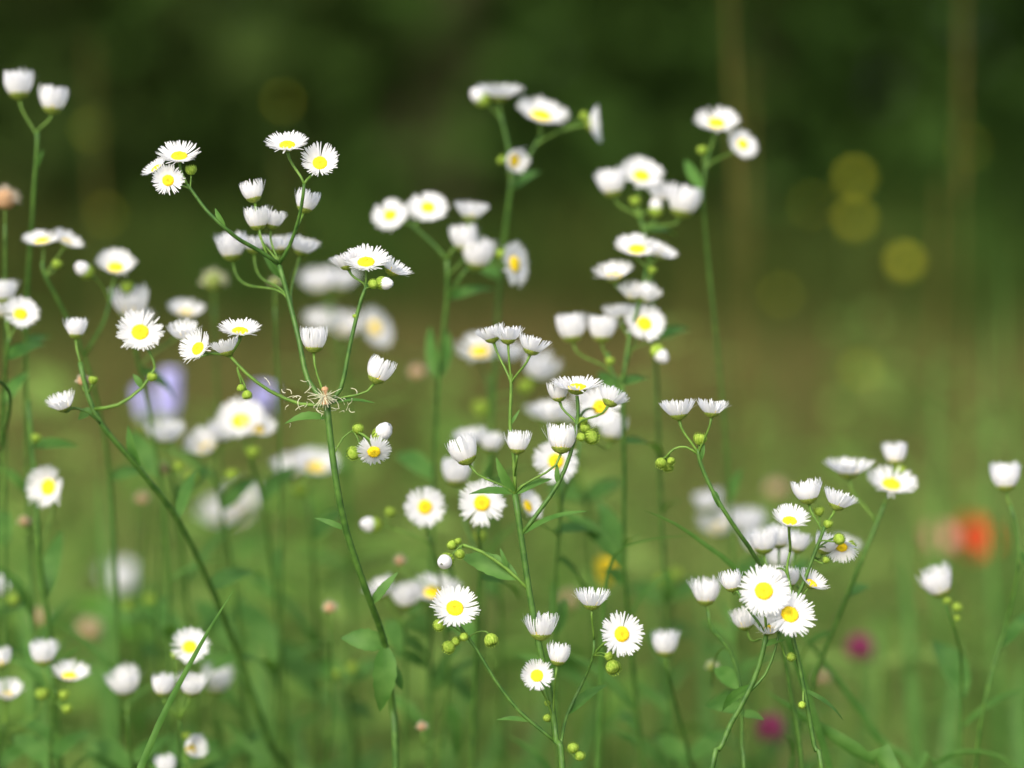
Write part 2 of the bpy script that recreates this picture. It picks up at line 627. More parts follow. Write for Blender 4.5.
# ---------------------------------------------------------------- setting
def ground():
    n = 80
    b = MB()
    for j in range(n + 1):
        for i in range(n + 1):
            u, v = i / n * 2 - 1, j / n * 2 - 1
            x, y = math.copysign(abs(u) ** 2.2, u) * 160, math.copysign(abs(v) ** 2.2, v) * 160 + 2
            z = .012 * math.sin(x * 1.3 + 1) * math.cos(y * 1.1) - .012
            b.v.append((x, y, z))
    for j in range(n):
        for i in range(n):
            a = j * (n + 1) + i
            b.f.append((a, a + 1, a + n + 2, a + n + 1))
    o = link('ground', b.mesh('ground', ground_mat()))
    o['kind'] = 'structure'
ground()

def grass(name, label, n, xr, yr, hr, wr, tone, seed, m='grass', xoff=0.0):
    g = np.random.default_rng(seed)
    y = yr[0] + (yr[1] - yr[0]) * g.random(n) ** .8
    x = (g.random(n) * 2 - 1) * (xr[0] + (xr[1] - xr[0]) * (y - yr[0]) / (yr[1] - yr[0])) + xoff
    clump = .5 + .5 * np.sin(x * 5.1 + 1.3 * np.sin(y * 3.7)) * np.cos(y * 4.3 + x)
    h = hr[0] + (hr[1] - hr[0]) * g.random(n) ** 1.6 * (.55 + .45 * clump)
    wd = wr[0] + (wr[1] - wr[0]) * g.random(n)
    an = g.random(n) * 2 * np.pi
    ln = (.12 + .5 * g.random(n) ** 2) * h
    fa = g.random(n) * np.pi
    tn = np.clip(tone(x, y, g), 0, 1)
    S = 4
    verts = np.zeros((n, 2 * S + 1, 3))
    for k in range(S + 1):
        t = k / S
        cx = x + np.cos(an) * ln * t ** 2
        cy = y + np.sin(an) * ln * t ** 2
        cz = h * (t - .12 * t ** 3) - .01
        ww = wd * (.7, 1, .9, .6, 0)[k]
        if k < S:
            verts[:, 2 * k, 0] = cx - np.cos(fa) * ww; verts[:, 2 * k, 1] = cy - np.sin(fa) * ww; verts[:, 2 * k, 2] = cz
            verts[:, 2 * k + 1, 0] = cx + np.cos(fa) * ww; verts[:, 2 * k + 1, 1] = cy + np.sin(fa) * ww; verts[:, 2 * k + 1, 2] = cz
        else:
            verts[:, 2 * S, 0] = cx; verts[:, 2 * S, 1] = cy; verts[:, 2 * S, 2] = cz
    nv = 2 * S + 1
    loops, starts, totals = [], [], []
    base = (np.arange(n) * nv)[:, None]
    pat = []
    for k in range(S - 1):
        pat += [2 * k, 2 * k + 1, 2 * k + 3, 2 * k + 2]
    pat += [2 * S - 2, 2 * S - 1, 2 * S]
    lp = (base + np.array(pat)[None, :]).ravel()
    tot = np.tile(np.array([4] * (S - 1) + [3]), n)
    st = np.concatenate([[0], np.cumsum(tot)[:-1]])
    me = bpy.data.meshes.new(name)
    me.vertices.add(n * nv)
    me.vertices.foreach_set('co', verts.ravel())
    me.loops.add(len(lp))
    me.loops.foreach_set('vertex_index', lp.astype(np.int32))
    me.polygons.add(len(tot))
    me.polygons.foreach_set('loop_start', st.astype(np.int32))
    me.update(calc_edges=True)
    at = me.attributes.new('tone', 'FLOAT', 'POINT')
    at.data.foreach_set('value', np.repeat(tn, nv).astype(np.float32))
    me.materials.append(M[m])
    o = link(name, me)
    tag(o, label, 'grass', kind='stuff')
    return o

grass('near_grass', 'low green grass growing round the feet of the flowers', 6500, (.7, 1.1), (.25, 1.4), (.08, .30), (.0010, .0024),
      lambda x, y, g: g.random(len(x)) ** 2 * .5, 1)
grass('meadow_grass', 'soft green meadow grass just behind the white flowers', 13000, (.7, 1.5), (1.45, 3.3), (.16, .50), (.0012, .0030),
      lambda x, y, g: .05 + .5 * g.random(len(x)) ** 1.4 + .15 * np.sin(x * 6 + 2) + .5 * (g.random(len(x)) < .12), 2)
grass('leafy_undergrowth', 'broad leaved green undergrowth between the flowers and the meadow', 4600, (.6, 1.3), (1.3, 2.8), (.15, .50), (.003, .010),
      lambda x, y, g: .02 + .4 * g.random(len(x)) + .45 * (g.random(len(x)) < .1), 8)
grass('dry_grass', 'olive and straw coloured grass farther off in the meadow', 42000, (1.6, 7), (3.3, 12), (.15, .42), (.0020, .0060),
      lambda x, y, g: .32 + .5 * g.random(len(x)) ** 1.2 - .16 * np.clip((x - .3) / 1.5, -.5, 1) + .13 * np.sin(x * 2.1 + 1.5 * np.sin(y)), 3, m='far_grass')

def wood():
    g = np.random.default_rng(5)
    n = 120000
    y = 11.5 + 8 * g.random(n)
    x = (g.random(n) * 2 - 1) * 13
    z = 7.5 * g.random(n) ** 1.1
    keep = z < 6.0 + 1.3 * np.sin(x * .9) + .7 * np.sin(x * 2.3)
    x, y, z = x[keep], y[keep], z[keep]
    n = len(x)
    sz = .08 + .12 * g.random(n)
    nr = g.normal(size=(n, 3)); nr[:, 2] += .8
    nr /= np.linalg.norm(nr, axis=1)[:, None]
    a = np.cross(nr, g.normal(size=(n, 3))); a /= np.linalg.norm(a, axis=1)[:, None]
    b_ = np.cross(nr, a)
    c = np.stack([x, y, z], 1)
    s = sz[:, None]
    vv = np.stack([c - a * s, c - b_ * s * .5, c + a * s, c + b_ * s * .5], 1)
    me = bpy.data.meshes.new('far_wood')
    me.vertices.add(n * 4)
    me.vertices.foreach_set('co', vv.ravel())
    me.loops.add(n * 4)
    me.loops.foreach_set('vertex_index', np.arange(n * 4, dtype=np.int32))
    me.polygons.add(n)
    me.polygons.foreach_set('loop_start', np.arange(n, dtype=np.int32) * 4)
    me.update(calc_edges=True)
    tone = np.clip(.5 - .18 * x / 1.0 * .25 + .25 * g.random(n), 0, 1)
    at = me.attributes.new('tone', 'FLOAT', 'POINT')
    at.data.foreach_set('value', np.repeat(tone, 4).astype(np.float32))
    me.materials.append(M['wood'])
    o = link('far_wood', me)
    tag(o, 'dark green edge of a wood far behind the meadow', 'wood', kind='stuff')
    t = MB()
    for i in range(46):
        px, py = rnd.uniform(-13, 13), rnd.uniform(12.5, 18)
        h = rnd.uniform(4, 7)
        pts = [Vector((px, py, -.1)), Vector((px + rnd.uniform(-.1, .1), py, h * .4)), Vector((px + rnd.uniform(-.3, .3), py, h))]
        t.tube(smooth(pts, .5), [.14 - .1 * k / 12 for k in range(len(smooth(pts, .5)))], 7)
    link('tree_trunks', t.mesh('tree_trunks', 'bark'), o)['kind'] = 'stuff'
wood()

grass('tall_shaded_grass', 'tall grass at the foot of the wood, shade put into its dark colour', 16000, (4.5, 8), (7.6, 12.2), (.2, .80), (.006, .018),
      lambda x, y, g: .1 + .5 * g.random(len(x)) + .2 * np.clip(-x / 2, -.6, .8) + .2 * np.sin(x * 1.7), 12, m='shade_tinted_grass')  # darkened blades paint the shade where the meadow meets the wood
grass('tall_grass', 'tall thin grass stems rising blurred behind the right side', 300, (.24, .34), (1.4, 2.5), (.42, .72), (.0014, .0040),
      lambda x, y, g: .05 + .75 * g.random(len(x)), 14, xoff=.36)
grass('tall_thin_grass', 'scattered tall thin grass blurred behind the left and centre', 220, (.42, .6), (1.7, 2.9), (.35, .62), (.0010, .0028),
      lambda x, y, g: .05 + .75 * g.random(len(x)), 15, xoff=-.18)

def herbs():
    rg = random.Random(21)
    b = MB()
    for i in range(300):
        y = rg.uniform(1.3, 3.0)
        x = rg.uniform(-.35, .35) * y
        h = rg.uniform(.22, .55)
        top = Vector((x + rg.gauss(0, .05), y + rg.gauss(0, .04), h))
        g = Vector((x, y, 0))
        sm = smooth([g, g.lerp(top, .5) + Vector((rg.gauss(0, .012), 0, 0)), top], .04)
        b.tube(sm, [.0016 - .0008 * k / len(sm) for k in range(len(sm))], 5)
        for k in range(2, len(sm)):
            for _ in range(rg.choice((1, 1, 2))):
                p = sm[k]
                a = rg.uniform(0, 6.28)
                L = rg.uniform(.035, .095)
                dr = Vector((math.cos(a), math.sin(a), rg.uniform(-.2, .9))).normalized()
                sd_ = dr.cross(Vector((rg.gauss(0, .3), rg.gauss(0, .3), 1))).normalized()
                n_ = sd_.cross(dr)
                w_ = L * rg.uniform(.10, .2)
                pts = [p + dr * L * t + Vector((0, 0, -.25 * L * t * t)) for t in (0, .25, .5, .75, 1)]
                b.strip(pts, [sd_] * 5, [w_ * .15, w_ * .8, w_, w_ * .6, w_ * .03], fold=.3, nrm=[n_] * 5)
    me = b.mesh('leafy_herbs', 'herb')
    tag(link('leafy_herbs', me), 'leafy green herbs growing thickly behind the white flowers', 'undergrowth', kind='stuff')
herbs()
#PLANTS
# ---------------------------------------------------------------- the sharp plants
S = .95
UPX = (0, 1, .1)

# A: tall plant left of centre
A = Plant('tall sharp plant left of centre carrying a cream withered tuft where its stem forks', S, hair=True)
A.stem([(397, 800, 1.0), (392, 705, 1.0), (385, 645, .985), (366, 590, .965), (346, 530, .955), (336, 480, .95), (330, 435, .95), (327, 405, .95)], .0014, .0012)
A.branch([(327, 407), (308, 380, .955), (299, 340, .96), (289, 300, .965), (279, 264, .965)], .0011, .0009)
A.branch([(279, 264), (258, 250, .96), (240, 240, .955), (225, 228, .95), (207, 211, .95), (195, 195, .95), (187, 184, .95)], .0009, .0006)
A.branch([(279, 266), (290, 245, .96), (299, 218, .955), (303, 196, .95), (304, 184, .95)], .0008, .0006)
A.branch([(333, 402), (341, 388), (350, 345), (361, 300), (368, 284)], .0009, .0007)
A.branch([(325, 412), (300, 404), (270, 391), (247, 374), (231, 357)], .0008, .0006, light=True)
A.branch([(333, 446), (343, 438), (352, 431)], .0004, .0003, light=True)
A.head(179, 154, 'open', 46, (.02, .8, .52), (187, 185))
A.head(155, 167, 'open', 30, (-.55, .75, .35), (188, 186), d=.96)
A.head(168, 180, 'open', 26, (.1, .15, .95), (190, 190), d=.945)
A.bud(191, 170, 11, att=(189, 188))
A.head(287, 143, 'open', 46, (0, .82, .5), (304, 186))
A.head(320, 161, 'wide', 40, (.1, .42, .9), (304, 184))
A.head(252, 190, 'cup', 26, (-.22, 1, .05), (272, 258), d=.965)
A.head(257, 217, 'cup', 27, (-.1, 1, .1), (277, 262), d=.965)
A.head(273, 218, 'goblet', 26, (.2, 1, .1), (280, 264), d=.97)
A.head(307, 200, 'cup', 25, (.3, 1, .05), (296, 230), d=.965)
A.head(231, 245, 'cup', 32, (-.1, 1, .1), (287, 300), d=1.0)
A.head(254, 243, 'half', 32, (0, 1, .1), (287, 300), d=1.0)
A.head(279, 243, 'half', 32, (0, 1, .1), (288, 305), d=1.0)
A.head(303, 245, 'half', 36, (.3, 1, .15), (289, 308), d=1.0)
A.head(366, 260, 'open', 50, (0, .8, .55), (367, 290))
A.head(346, 260, 'half', 34, (-.28, 1, .05), (366, 288), d=.955)
A.head(394, 267, 'wide', 42, (.5, .85, .12), (367, 288), d=.955)
A.bud(381, 283, 13, (.9, -.1, .4), (366, 288), white=True, d=.945)
A.bud(373, 284, 10, (.3, .3, .9), (367, 290), d=.943)
A.bud(355, 316, 5, (-.4, 1, 0), (357, 320))
A.head(314, 338, 'cup', 28, (.02, 1, .03), (325, 403))
A.head(380, 369, 'cup', 29, (.38, .95, .0), (333, 407))
A.head(240, 329, 'open', 46, (.05, .88, .38), (232, 358), d=.945)
A.head(226, 346, 'half', 32, (-.25, 1, .05), (233, 360))
A.head(196, 347, 'wide', 38, (-.45, .4, .8), (232, 358), d=.955)
A.head(183, 331, 'half', 34, (-.1, .8, .35), (232, 358), d=.985)
A.bud(241, 388, 8, (0, -1, .2), (240, 368))
A.bud(247, 395, 10, (.2, -1, .3), (240, 368))
A.bud(358, 429, 11, (.1, .9, .4), (352, 431))
A.bud(354, 453, 14, (-.5, -.2, .7), (352, 431), d=.945)
A.bud(380, 436, 17, (.5, .6, .5), (352, 431), white=True)
A.head(374, 452, 'droop', 36, (.05, -.55, .75), (352, 431), d=.94, label='drooping flower with an orange brown disc')
A.leaf(330, 410, 375, 403, 13, nrm=(0, .8, .5))
A.leaf(328, 414, 284, 424, 13, nrm=(0, .8, .5), sag=.12)
A.leaf(344, 528, 314, 518, 7, nrm=(0, .5, .8))
A.leaf(222, 228, 215, 208, 8, nrm=(-.4, .5, .7))
A.leaf(388, 652, 341, 638, 26, nrm=(0, .5, .9))
A.leaf(388, 652, 380, 712, 30, nrm=(.2, .3, .9), sag=.15)
A.leaf(370, 602, 398, 572, 12, nrm=(.2, .5, .8))
A.leaf(388, 655, 402, 690, 16, nrm=(.4, .3, .9))
A.leaf(281, 278, 262, 250, 9, nrm=(-.3, .4, .9))
# the withered tuft at the fork and the dried florets scattered from it
rg = random.Random(11)
b = MB()
c0 = P(325, 396, .945)
for i in range(120):
    q, u = rg.uniform(0, 6.28), rg.uniform(-.9, .5)
    r_ = math.sqrt(1 - u * u)
    dr = RT * (r_ * math.cos(q)) + FWD * (r_ * math.sin(q)) + UP * u
    L = rg.uniform(.0014, .0026) * (1.3 if u < -.4 else 1)
    k = Vector((rg.gauss(0, 1), rg.gauss(0, 1), rg.gauss(0, 1))) * .0008
    b.tube([c0 + dr * .0008, c0 + dr * L * .6 + k, c0 + dr * L + k * 2], [.00016, .00015, .00008], 4, False)
A.tuft = b
c2 = MB()
c2.lathe([(.0014, -.0032), (.0010, -.001), (.0008, .0016), (.0014, .0024), (.0013, .0032), (.0006, .0036), (.00002, .0037)], 14, Matrix.Translation(c0), wob=.08, rg=rg)
d2 = MB()
for (x, y) in [(283, 391), (289, 391), (291, 397), (296, 397), (300, 402), (306, 405), (311, 396), (299, 408), (287, 407), (268, 382),
               (304, 381), (307, 391), (312, 404), (316, 408), (320, 412), (326, 411), (331, 409), (337, 404), (341, 401), (346, 405), (350, 402), (352, 411), (342, 412), (336, 408), (290, 425), (354, 390), (309, 386), (322, 417)]:
    p = P(x, y, .95 + rg.uniform(-.004, .004))
    a = Vector((rg.gauss(0, 1), rg.gauss(0, .6), rg.gauss(0, 1))).normalized()
    e = a.orthogonal().normalized()
    L = rg.uniform(.0010, .0022)
    pts = [p - a * L, p + e * L * rg.uniform(.1, .6), p + a * L, p + a * L * 1.3 - e * L * rg.uniform(0, .8)]
    d2.tube(smooth(pts, .0006), .00017, 4)
g0 = A.base
for bb in (b, c2, d2):
    bb.v = [(x - g0.x, y - g0.y, z - g0.z) for x, y, z in bb.v]
ra = A.done()
tuft = link('withered_head', b.mesh('withered_head', 'pappus'), ra)
tuft['label'] = 'cream withered tuft with a rusty tip'
link('receptacle', c2.mesh('receptacle', 'rust'), tuft)
link('dried_florets', d2.mesh('dried_florets', 'pappus'), ra)

# B: centre plant
B = Plant('sharp plant in the very centre with three half open flowers at its tip', S, hair=True)
B.stem([(566, 815), (556, 742), (551, 700), (539, 645), (529, 590), (521, 535), (515, 494)], .0013, .0011)
B.branch([(515, 494), (514, 460), (510, 425), (511, 395), (511, 374)], .0008, .0006, light=True)
B.branch([(521, 530), (540, 510), (558, 484), (570, 455), (577, 425), (578, 408), (577, 397)], .0009, .0007)
B.branch([(527, 587), (507, 569), (482, 552), (463, 545)], .0008, .0006, light=True)
B.branch([(553, 738), (520, 712), (495, 680), (477, 650), (460, 627)], .0008, .0006)
B.branch([(557, 750), (567, 715, .96), (583, 682, .965), (593, 657, .96), (594, 640, .96)], .0007, .0005)
B.head(491, 333, 'half', 34, (-.28, 1, .02), (511, 380), d=.955)
B.head(508, 334, 'half', 34, (-.02, 1, .05), (511, 382), d=.948)
B.head(533, 344, 'half', 38, (.28, 1, .08), (511, 384), d=.945)
B.head(463, 449, 'cup', 31, (-.4, .95, .0), (513, 494))
B.head(518, 441, 'cup', 27, (.06, 1, .03), (515, 485), d=.94)
B.head(562, 437, 'cup', 32, (.08, 1, -.05), (516, 492))
B.head(577, 385, 'open', 54, (0, 1, .2), (578, 418))
B.head(558, 390, 'cup', 19, (-.15, 1, .1), (578, 422), d=.955)
B.head(612, 397, 'half', 27, (.4, .9, -.25), (577, 428), d=.94)
B.head(600, 407, 'flat', 42, (0, .15, 1), (577, 430), d=1.0)
B.bud(591, 437, 15, (.5, .2, .6), (577, 432))
B.bud(585, 428, 10, (.3, .7, .4), (577, 430))
B.bud(583, 421, 9, (.3, .8, .3), (577, 432))
B.bud(581, 437, 9, (.3, .2, .8), (576, 440), d=.945)
B.leaf(513, 494, 496, 457, 14, nrm=(-.5, .2, .8))
B.leaf(513, 496, 469, 494, 11, nrm=(-.1, .8, .6))
B.leaf(516, 490, 552, 479, 15, nrm=(.1, .7, .7), dd=.004)
B.leaf(524, 530, 588, 511, 12, nrm=(.1, .8, .6), sag=.1)
B.leaf(558, 484, 557, 463, 7, nrm=(-.2, .3, .9))
B.leaf(512, 425, 520, 409, 4, nrm=(.2, .3, .9))
B.bud(447, 560, 15, (-.3, -.2, .8), (462, 546), white=True, d=.945)
B.bud(452, 545, 10, (-.4, .6, .5), (463, 546))
B.bud(460, 554, 10, (-.1, -.5, .8), (464, 546), d=.945)
B.bud(458, 541, 7, (-.2, .9, .2), (468, 547))
B.leaf(516, 578, 459, 556, 26, nrm=(0, .55, .8), dd=.01)
B.leaf(502, 566, 500, 548, 6, nrm=(0, .3, .9))
B.head(455, 607, 'open', 50, (.12, .55, .82), (462, 631), d=.945)
B.bud(439, 625, 12, (-.2, -.3, .9), (466, 636), d=.945)
B.bud(449, 647, 13, (-.5, -.4, .6), (470, 640))
B.bud(456, 641, 9, (-.3, .1, .8), (470, 642))
B.bud(464, 637, 9, (-.2, .5, .8), (470, 642), d=.945)
B.bud(491, 640, 14, (.35, -.8, .4), (472, 643))
B.leaf(533, 724, 496, 720, 7, nrm=(0, .8, .5))
B.head(541, 625, 'goblet', 36, (.02, 1, .03), (551, 700))
B.head(559, 653, 'cup', 26, (.15, 1, .03), (553, 712), d=.945)
B.head(537, 675, 'wide', 35, (0, .35, .95), (553, 715), d=.935)
B.bud(548, 703, 7, (-.3, .8, .4), (552, 712))
B.bud(547, 718, 8, (-.3, .8, .4), (554, 728))
B.head(592, 598, 'half', 38, (.02, 1, .06), (594, 642), d=.955)
B.head(622, 634, 'flat', 47, (.3, .22, .93), (593, 655), d=.94)
B.bud(613, 667, 15, (.4, -.6, .6), (593, 655))
B.bud(609, 656, 9, (.4, -.2, .7), (593, 658))
B.leaf(562, 712, 607, 685, 17, nrm=(-.1, .7, .7), dd=.02)
B.bud(573, 748, 11, (.1, .9, .3), (560, 765))
B.bud(580, 756, 10, (.4, .7, .3), (562, 772))
B.wild_leaves(6)
B.done()

# C: arching stem right of centre
C = Plant('sharp slender plant with two flowers side by side above curled green buds', S, hair=True)
C.stem([(806, 830, 1.0), (790, 690, .995), (772, 600, .985), (757, 560, .965), (732, 523, .95), (712, 490, .95), (700, 462, .95), (698, 449, .95)], .0011, .0007)
C.branch([(698, 455), (686, 447), (674, 449), (666, 457)], .0005, .0004, light=True)
C.head(678, 408, 'half', 40, (-.1, 1, .03), (698, 452))
C.head(712, 407, 'half', 36, (.06, 1, .06), (698, 452), d=.945)
C.bud(661, 463, 11, (-.3, -.7, .6), (666, 457))
C.bud(668, 467, 11, (.1, -.9, .3), (667, 456), d=.955)
C.bud(671, 461, 8, (.4, -.6, .6), (669, 454))
C.bud(700, 439, 13, (.1, 1, .2), (703, 468))
C.leaf(711, 487, 719, 508, 10, nrm=(.3, .3, .9))
C.leaf(700, 462, 704, 440, 5, nrm=(.3, .3, .9))
C.wild_leaves(5)
C.done()

# D: three stems of the right hand cluster
D1 = Plant('sharp plant with a large yellow eyed flower in the right hand cluster and bowed stems', .945, hair=True)
D1.stem([(705, 830), (722, 745), (740, 708), (754, 680), (762, 655), (766, 636)], .0012, .0009)
D1.branch([(746, 696), (765, 675), (775, 650), (779, 632)], .0006, .0005)
D1.branch([(766, 638), (758, 622), (745, 605), (738, 592)], .0006, .0004)
D1.head(764, 591, 'flat', 54, (-.03, .25, .95), (766, 636), d=.93)
D1.head(790, 614, 'flat', 54, (.15, .55, .8), (779, 634), d=.935)
D1.head(744, 618, 'goblet', 30, (-.2, .9, .2), (763, 650), d=.975)
D1.head(769, 625, 'half', 26, (-.1, .7, .4), (766, 638), d=.945)
D1.head(777, 576, 'half', 30, (0, 1, .2), (768, 638), d=.96)
D1.head(731, 580, 'cup', 22, (-.2, 1, .1), (738, 592), d=.95)
D1.bud(791, 657, 9, (.5, .3, .6), (777, 640))
D1.leaf(764, 645, 785, 640, 10, nrm=(0, .6, .7))
D1.leaf(752, 685, 722, 712, 12, nrm=(-.3, .4, .9), dd=.03)
D1.wild_leaves(5)
D1.done()

D2 = Plant('sharp plant with an upright stem and crowded half open flowers at right', .95, hair=True)
D2.stem([(826, 830), (814, 745), (804, 690), (797, 655), (792, 632), (794, 606), (804, 582), (812, 560), (819, 542), (825, 526)], .0012, .0006)
D2.branch([(794, 606), (790, 585), (787, 568), (790, 552)], .0006, .0005, light=True)
D2.head(813, 581, 'wide', 36, (.45, .75, .35), (795, 606))
D2.head(790, 518, 'wide', 40, (.02, .8, .5), (790, 552), d=.94)
D2.head(807, 490, 'goblet', 34, (-.15, 1, .05), (821, 535), d=.96)
D2.head(839, 499, 'half', 40, (.35, .95, .05), (824, 528), d=.955)
D2.head(764, 540, 'goblet', 34, (-.05, 1, .1), (789, 580), d=.985)
D2.head(779, 535, 'cup', 26, (0, 1, .1), (790, 575), d=1.0)
D2.head(798, 541, 'cup', 22, (.2, .9, .1), (795, 600), d=1.0)
D2.bud(819, 511, 11, (-.1, 1, .2), (824, 530), d=.965)
D2.head(826, 543, 'goblet', 24, (.3, .8, .2), (812, 560), d=.965)
D2.head(841, 549, 'wide', 24, (-.2, -.6, .7), (816, 552), d=.965)
D2.bud(839, 539, 12, (.3, .4, .9), (820, 538), d=.94)
D2.bud(851, 547, 13, (.6, .2, .3), (818, 548), d=.97)
D2.bud(828, 524, 9, (.3, .9, .2), (824, 530))
D2.bud(826, 560, 7, (.4, .6, .3), (812, 560))
D2.bud(802, 705, 8, (-.3, .5, .8), (805, 697), d=.945)
D2.head(789, 576, 'cup', 22, (.1, 1, .1), (794, 606), d=.965)
D2.leaf(804, 690, 843, 720, 9, nrm=(.3, .6, .7), dd=.01)
D2.wild_leaves(6)
D2.done()

D3 = Plant('thin plant with one squarish white cup left of the right hand cluster', .985)
D3.stem([(745, 830), (742, 745), (741, 690), (730, 650), (712, 630), (708, 610)], .0009, .0006)
D3.head(706, 590, 'cup', 31, (0, 1, .08), (708, 612))
D3.leaf(742, 700, 714, 668, 20, nrm=(-.2, .6, .8), dd=.02)
D3.leaf(742, 715, 764, 720, 18, nrm=(.2, .7, .6))
D3.leaf(742, 720, 705, 705, 34, nrm=(0, .6, .8), dd=.04)
D3.seedhead(712, 667, 18, (725, 645), d=1.04)
D3.done()

# ---------------------------------------------------------------- slightly soft plants, right
E = Plant('soft plant at right with a broad flat flower, small cup and yellow eyed flower', 1.02)
E.stem([(782, 830, 1.05), (812, 690, 1.04), (838, 618, 1.03), (862, 560, 1.02), (876, 525, 1.02), (885, 503, 1.02)], .0015, .0010)
E.head(849, 467, 'wide', 50, (0, 1, .14), (874, 530))
E.head(892, 482, 'open', 52, (.1, .75, .5), (885, 504))
E.head(895, 452, 'cup', 27, (0, 1, .05), (885, 503), d=1.03)
E.bud(900, 470, 14, (.3, 1, 0), (885, 503), d=1.03)
E.leaf(845, 600, 872, 588, 16, d=1.02, dd=.03)
E.leaf(832, 632, 800, 668, 18, dd=.04)
E.wild_leaves(6)
E.done()

F = Plant('soft plant at the right edge bearing one white cup above a bare curved stem', 1.02)
F.stem([(972, 830, 1.04), (985, 700, 1.03), (1005, 630, 1.03), (1018, 570, 1.02), (1018, 535, 1.02), (1010, 505, 1.02)], .0014, .0008)
F.head(1005, 475, 'cup', 31, (-.05, 1, .05), (1010, 508))
F.leaf(1018, 552, 1040, 600, 22, dd=.01, nrm=(.4, .4, .8))
F.leaf(1000, 650, 1034, 610, 16, dd=.03)
F.wild_leaves(5)
F.done()

F2 = Plant('soft small plant below the red poppy with one sideways tilted white flower', 1.02)
F2.stem([(960, 830, 1.06), (962, 700, 1.05), (960, 650, 1.03), (950, 615, 1.02), (945, 598, 1.02)], .001, .0006)
F2.head(937, 581, 'cup', 34, (-.35, .85, .1), (945, 600))
F2.bud(947, 601, 11, (-.2, -.4, .5), (948, 606))
F2.bud(957, 607, 12, (.4, .7, .3), (953, 620))
F2.bud(957, 618, 9, (.4, .7, .3), (955, 630))
F2.leaf(962, 690, 932, 640, 34, dd=.05, nrm=(.2, .5, .8))
F2.wild_leaves(4)
F2.done()

# ---------------------------------------------------------------- soft plants behind the centre
G = Plant('soft tall plant behind the centre with a flat pair above a ladder of blooms', 1.03)
G.stem([(645, 830, 1.08), (636, 700, 1.07), (625, 570, 1.05), (624, 470, 1.04), (623, 400, 1.03), (622, 375, 1.03)], .0014, .0010)
G.branch([(622, 380), (629, 340, 1.03), (640, 300, 1.03), (646, 268, 1.03)], .0009, .0007)
G.branch([(623, 392), (612, 372, 1.03), (608, 352, 1.03)], .0008, .0006)
G.head(637, 247, 'open', 48, (0, .8, .5), (646, 270))
G.head(662, 251, 'wide', 36, (.45, .8, .3), (646, 270))
G.head(613, 272, 'wide', 44, (-.12, .9, .3), (640, 300))
G.head(633, 291, 'half', 30, (0, .9, .3), (638, 305))
G.head(648, 292, 'cup', 20, (.5, .6, .2), (638, 305))
G.head(620, 311, 'wide', 40, (-.1, 1, .2), (630, 335), d=1.04)
G.head(602, 327, 'cup', 32, (0, 1, .05), (609, 358))
G.head(571, 326, 'cup', 34, (-.1, 1, .05), (612, 372))
G.head(645, 323, 'open', 42, (.22, .4, .9), (625, 365))
G.bud(657, 351, 18, (.6, -.7, .3), (628, 350), white=True)
G.bud(610, 361, 12, (.1, .9, .2), (614, 376))
G.bud(652, 270, 12, (.3, .9, .2), (641, 300))
G.leaf(622, 388, 650, 380, 18, dd=.02)
G.leaf(623, 398, 598, 372, 16, dd=.03, nrm=(-.3, .5, .8))
G.leaf(624, 440, 662, 462, 22, dd=.05)
G.leaf(625, 560, 598, 500, 22, dd=.05)
G.wild_leaves(8)
G.done()

H = Plant('blurred plant with four clustered flowers against dark green right of the centre top', 1.06)
H.stem([(676, 830, 1.1), (668, 640, 1.09), (660, 480, 1.08), (655, 340, 1.07), (648, 250, 1.06), (640, 218, 1.06)], .0014, .0008)
H.head(611, 181, 'cup', 32, (-.2, 1, .1), (640, 222))
H.head(642, 174, 'open', 46, (.15, .65, .7), (640, 220))
H.head(660, 192, 'half', 32, (.2, .8, .3), (642, 222))
H.head(684, 199, 'cup', 36, (.2, 1, .1), (645, 235))
H.bud(635, 201, 15, att=(640, 220))
H.bud(656, 211, 18, att=(644, 232), white=True)
H.leaf(646, 240, 676, 236, 22, dd=.02)
H.leaf(655, 340, 690, 330, 20, dd=.02)
H.wild_leaves(6)
H.done()

I = Plant('blurred plant with just two overlapping flowers high right of the centre', 1.06)
I.stem([(742, 830, 1.12), (735, 600, 1.1), (722, 400, 1.08), (708, 260, 1.07), (703, 190, 1.06), (710, 150, 1.06)], .0011, .0006)
I.head(717, 121, 'open', 48, (.05, .75, .6), (709, 152))
I.head(743, 144, 'flat', 34, (.4, .4, .8), (707, 160))
I.bud(702, 150, 14, (-.2, 1, .1), (704, 185))
I.leaf(704, 195, 685, 160, 14, dd=.02, nrm=(-.4, .3, .8))
I.wild_leaves(6)
I.done()

J = Plant('blurred tall plant at centre top with a flower turned sideways to the right', 1.075)
J.stem([(470, 830, 1.12), (482, 620, 1.11), (492, 420, 1.1), (500, 280, 1.09), (508, 210, 1.08), (512, 175, 1.075)], .0014, .0010)
J.branch([(512, 178), (508, 145, 1.075), (500, 112, 1.075)], .0009, .0006)
J.branch([(511, 185), (528, 158, 1.075), (541, 135, 1.075)], .0008, .0006)
J.head(500, 91, 'wide', 48, (.05, 1, .2), (501, 114))
J.bud(483, 100, 20, (-.6, .5, .2), (502, 118), white=True)
J.head(542, 113, 'open', 56, (.2, .78, .5), (540, 136))
J.head(595, 124, 'wide', 40, (1, .1, .08), (532, 152))
J.bud(584, 116, 14, (.7, .6, .1), (545, 145))
J.head(516, 161, 'goblet', 24, (.4, -.1, .8), (512, 185), d=1.065)
J.bud(502, 160, 14, (-.7, .6, .1), (511, 182))
J.leaf(511, 190, 540, 172, 18, dd=.02)
J.leaf(500, 280, 470, 262, 20, dd=.03)
J.wild_leaves(7)
J.done()

